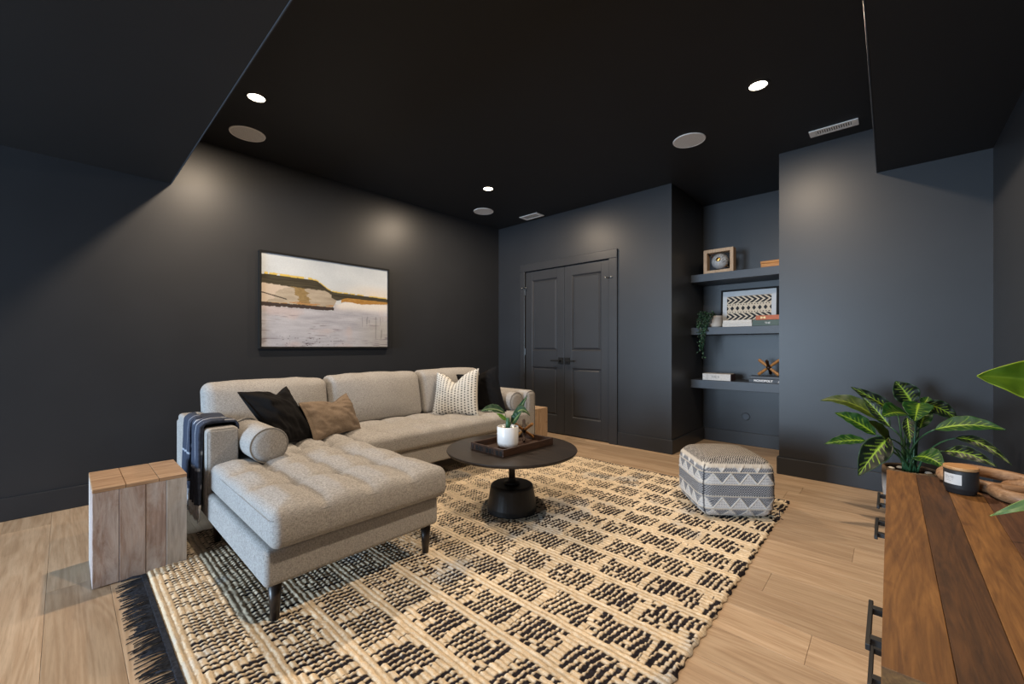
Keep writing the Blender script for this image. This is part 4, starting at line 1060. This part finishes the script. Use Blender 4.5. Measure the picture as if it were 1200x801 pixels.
# wooden chain links
t = thing('wooden_chain', 'carved wooden chain link ornament beside the candle on the sideboard', 'ornament', (.33, 2.02, CZ))
def link(cx, cy, cz, la, lb_, r, rotm, name='link'):
    pts = []
    for a in np.linspace(0, 2*pi, 40, endpoint=False):
        ca, sa = math.cos(a), math.sin(a)
        k_ = (abs(ca)**3+abs(sa)**3)**(-1/3)
        pts.append(Vector((la*ca*k_, lb_*sa*k_, 0)))
    M_ = Matrix.Translation((cx, cy, cz)) @ rotm
    build(name, tube([M_ @ p for p in pts], r, 12, True), M['chain'], t, True)
link(.350, 1.985, CZ+.0195, .108, .062, .019, Matrix.Rotation(math.radians(20), 4, 'Z'))
link(.235, 2.068, CZ+.031, .10, .056, .0185, Matrix.Rotation(math.radians(-25), 4, 'Z') @ Matrix.Rotation(math.radians(12), 4, 'X'))
link(.375, 2.04, CZ+.060, .105, .056, .0185, Matrix.Rotation(math.radians(-28), 4, 'Z') @ Matrix.Rotation(math.radians(-24), 4, 'Y'))

# ------------------------------------------------------------------ floor plant by the right corner
PX, PY = .090, 3.50
t = thing('floor_plant', 'dark green dieffenbachia with yellow veins in a rustic whitewashed pot behind the sideboard', 'plant', (PX, PY, 0))
pv = lathe([(0, .001), (.105, .001), (.112, .02), (.126, .20), (.130, .30), (.127, .336), (.117, .338), (.112, .325), (.110, .30), (0, .298)], 56, PX, PY)
vv = pv[0]; aa = np.arctan2(vv[:, 1]-PY, vv[:, 0]-PX)
pcol = lerp(np.broadcast_to(A(226, 226, 224), vv.shape), A(176, 172, 168), fbm(aa*2+9, vv[:, 2]*6, 3, 90)[:, None])
pcol[vv[:, 2] > .296] = A(44, 33, 26); pcol[vv[:, 2] > .330] = A(120, 98, 74); pcol[vv[:, 2] < .04] = A(80, 66, 54)
build('pot', pv, M['potwash'], t, True, cols=pcol)
build('soil', lathe([(0, .312), (.06, .310), (.111, .306)], 28, PX, PY, cap=False), M['soil'], t)
for i in range(7):
    a = i*.9+.3; build('pebble', xf(lathe([(0, -.010), (.014, -.006), (.019, 0), (.013, .007), (0, .010)], 10), Matrix.Translation((PX+.085*math.cos(a), PY+.085*math.sin(a), .318))), M['paper'], t, True)
LEAVES = [
((-0.044, 3.484, 0.612),(-0.351, 3.473, 0.714),0.084,0.056,1),
((-0.066, 3.383, 0.538),(-0.262, 3.338, 0.657),0.086,0.016,0),
((-0.111, 3.287, 0.511),(-0.299, 3.182, 0.478),0.058,0.01,0),
((-0.007, 3.219, 0.553),(-0.135, 3.101, 0.334),0.133,0.015,2),
((0.036, 3.612, 0.643),(-0.194, 3.564, 0.811),0.078,0.011,2),
((-0.0, 3.484, 0.58),(-0.131, 3.513, 0.753),0.076,0.011,2),
((0.007, 3.26, 0.494),(-0.093, 3.086, 0.661),0.049,0.01,1),
((0.108, 3.651, 0.711),(0.024, 3.628, 0.857),0.131,0.016,2),
((0.081, 3.518, 0.659),(-0.034, 3.317, 0.661),0.067,0.021,0),
((0.074, 3.348, 0.664),(0.086, 3.278, 0.523),0.054,0.005,2),
((0.132, 3.564, 0.733),(0.107, 3.378, 0.639),0.078,0.01,0),
((0.148, 3.592, 0.726),(0.307, 3.63, 0.632),0.088,0.026,2),
((0.191, 3.388, 0.604),(0.448, 3.338, 0.644),0.084,0.028,0),
((0.272, 3.395, 0.566),(0.451, 3.219, 0.484),0.045,0.041,2),
((0.221, 3.28, 0.504),(0.397, 3.17, 0.476),0.067,0.027,2),
((0.109, 3.217, 0.466),(0.212, 3.122, 0.443),0.083,0.023,0),
((0.16, 3.699, 0.711),(0.181, 3.745, 0.76),0.049,0.0,0),
((0.134, 3.539, 0.579),(0.176, 3.646, 0.718),0.074,0.005,0),]
for i, (b, tp, wd_, ar, fl) in enumerate(LEAVES):
    lf = plant_leaf(t, b, tp, wd_, ar, fl, dief(fl, i))
    root = (PX+.03*math.cos(i*2.4), PY+.03*math.sin(i*2.4), .305)
    build('stem', stemtube(root, b, .18, .0065, .0035), M['stem'], t, True)

# ------------------------------------------------------------------ plant on the sideboard, mostly outside the frame
t = thing('table_plant', 'green broad-leaved plant on the sideboard reaching in from the right edge', 'plant', (.39, 1.42, CZ))
build('pot', lathe([(0, CZ+.0005), (.060, CZ+.0005), (.068, CZ+.01), (.080, CZ+.13), (.074, CZ+.132), (.070, CZ+.11), (0, CZ+.108)], 36, .385, 1.42), M['ceramic'], t, True)
build('soil', lathe([(0, CZ+.118), (.071, CZ+.113)], 24, .385, 1.42, cap=False), M['soil'], t)
def limeleaf(s, q):
    c = lerp(np.broadcast_to(A(60, 88, 10), s.shape+(3,)), A(96, 116, 18), (fbm(s*3, q+2, 2, 99))[..., None])
    rim = sstep(.9, 1., np.abs(q)); c = lerp(c, A(150, 168, 40), rim[..., None]); return lerp(c, A(120, 140, 40), np.exp(-(q/.06)**2)[..., None]*.6)
def paleleaf(s, q): return lerp(limeleaf(s, q), np.broadcast_to(A(120, 150, 110), s.shape+(3,)), .45)
for b, tp, w_, ar, fl, cf in (((.372, 1.60, .965), (.155, 1.501, 1.009), .098, .012, 2, limeleaf), ((.372, 1.58, .760), (.179, 1.522, .669), .032, .012, 2, paleleaf), ((.40, 1.36, .93), (.35, 1.16, .98), .08, .02, 0, limeleaf)):
    plant_leaf(t, b, tp, w_, ar, fl, cf, cup=.12)
    build('stem', stemtube((.385, 1.42, CZ+.112), b, .2, .005, .003), M['stem'], t, True)
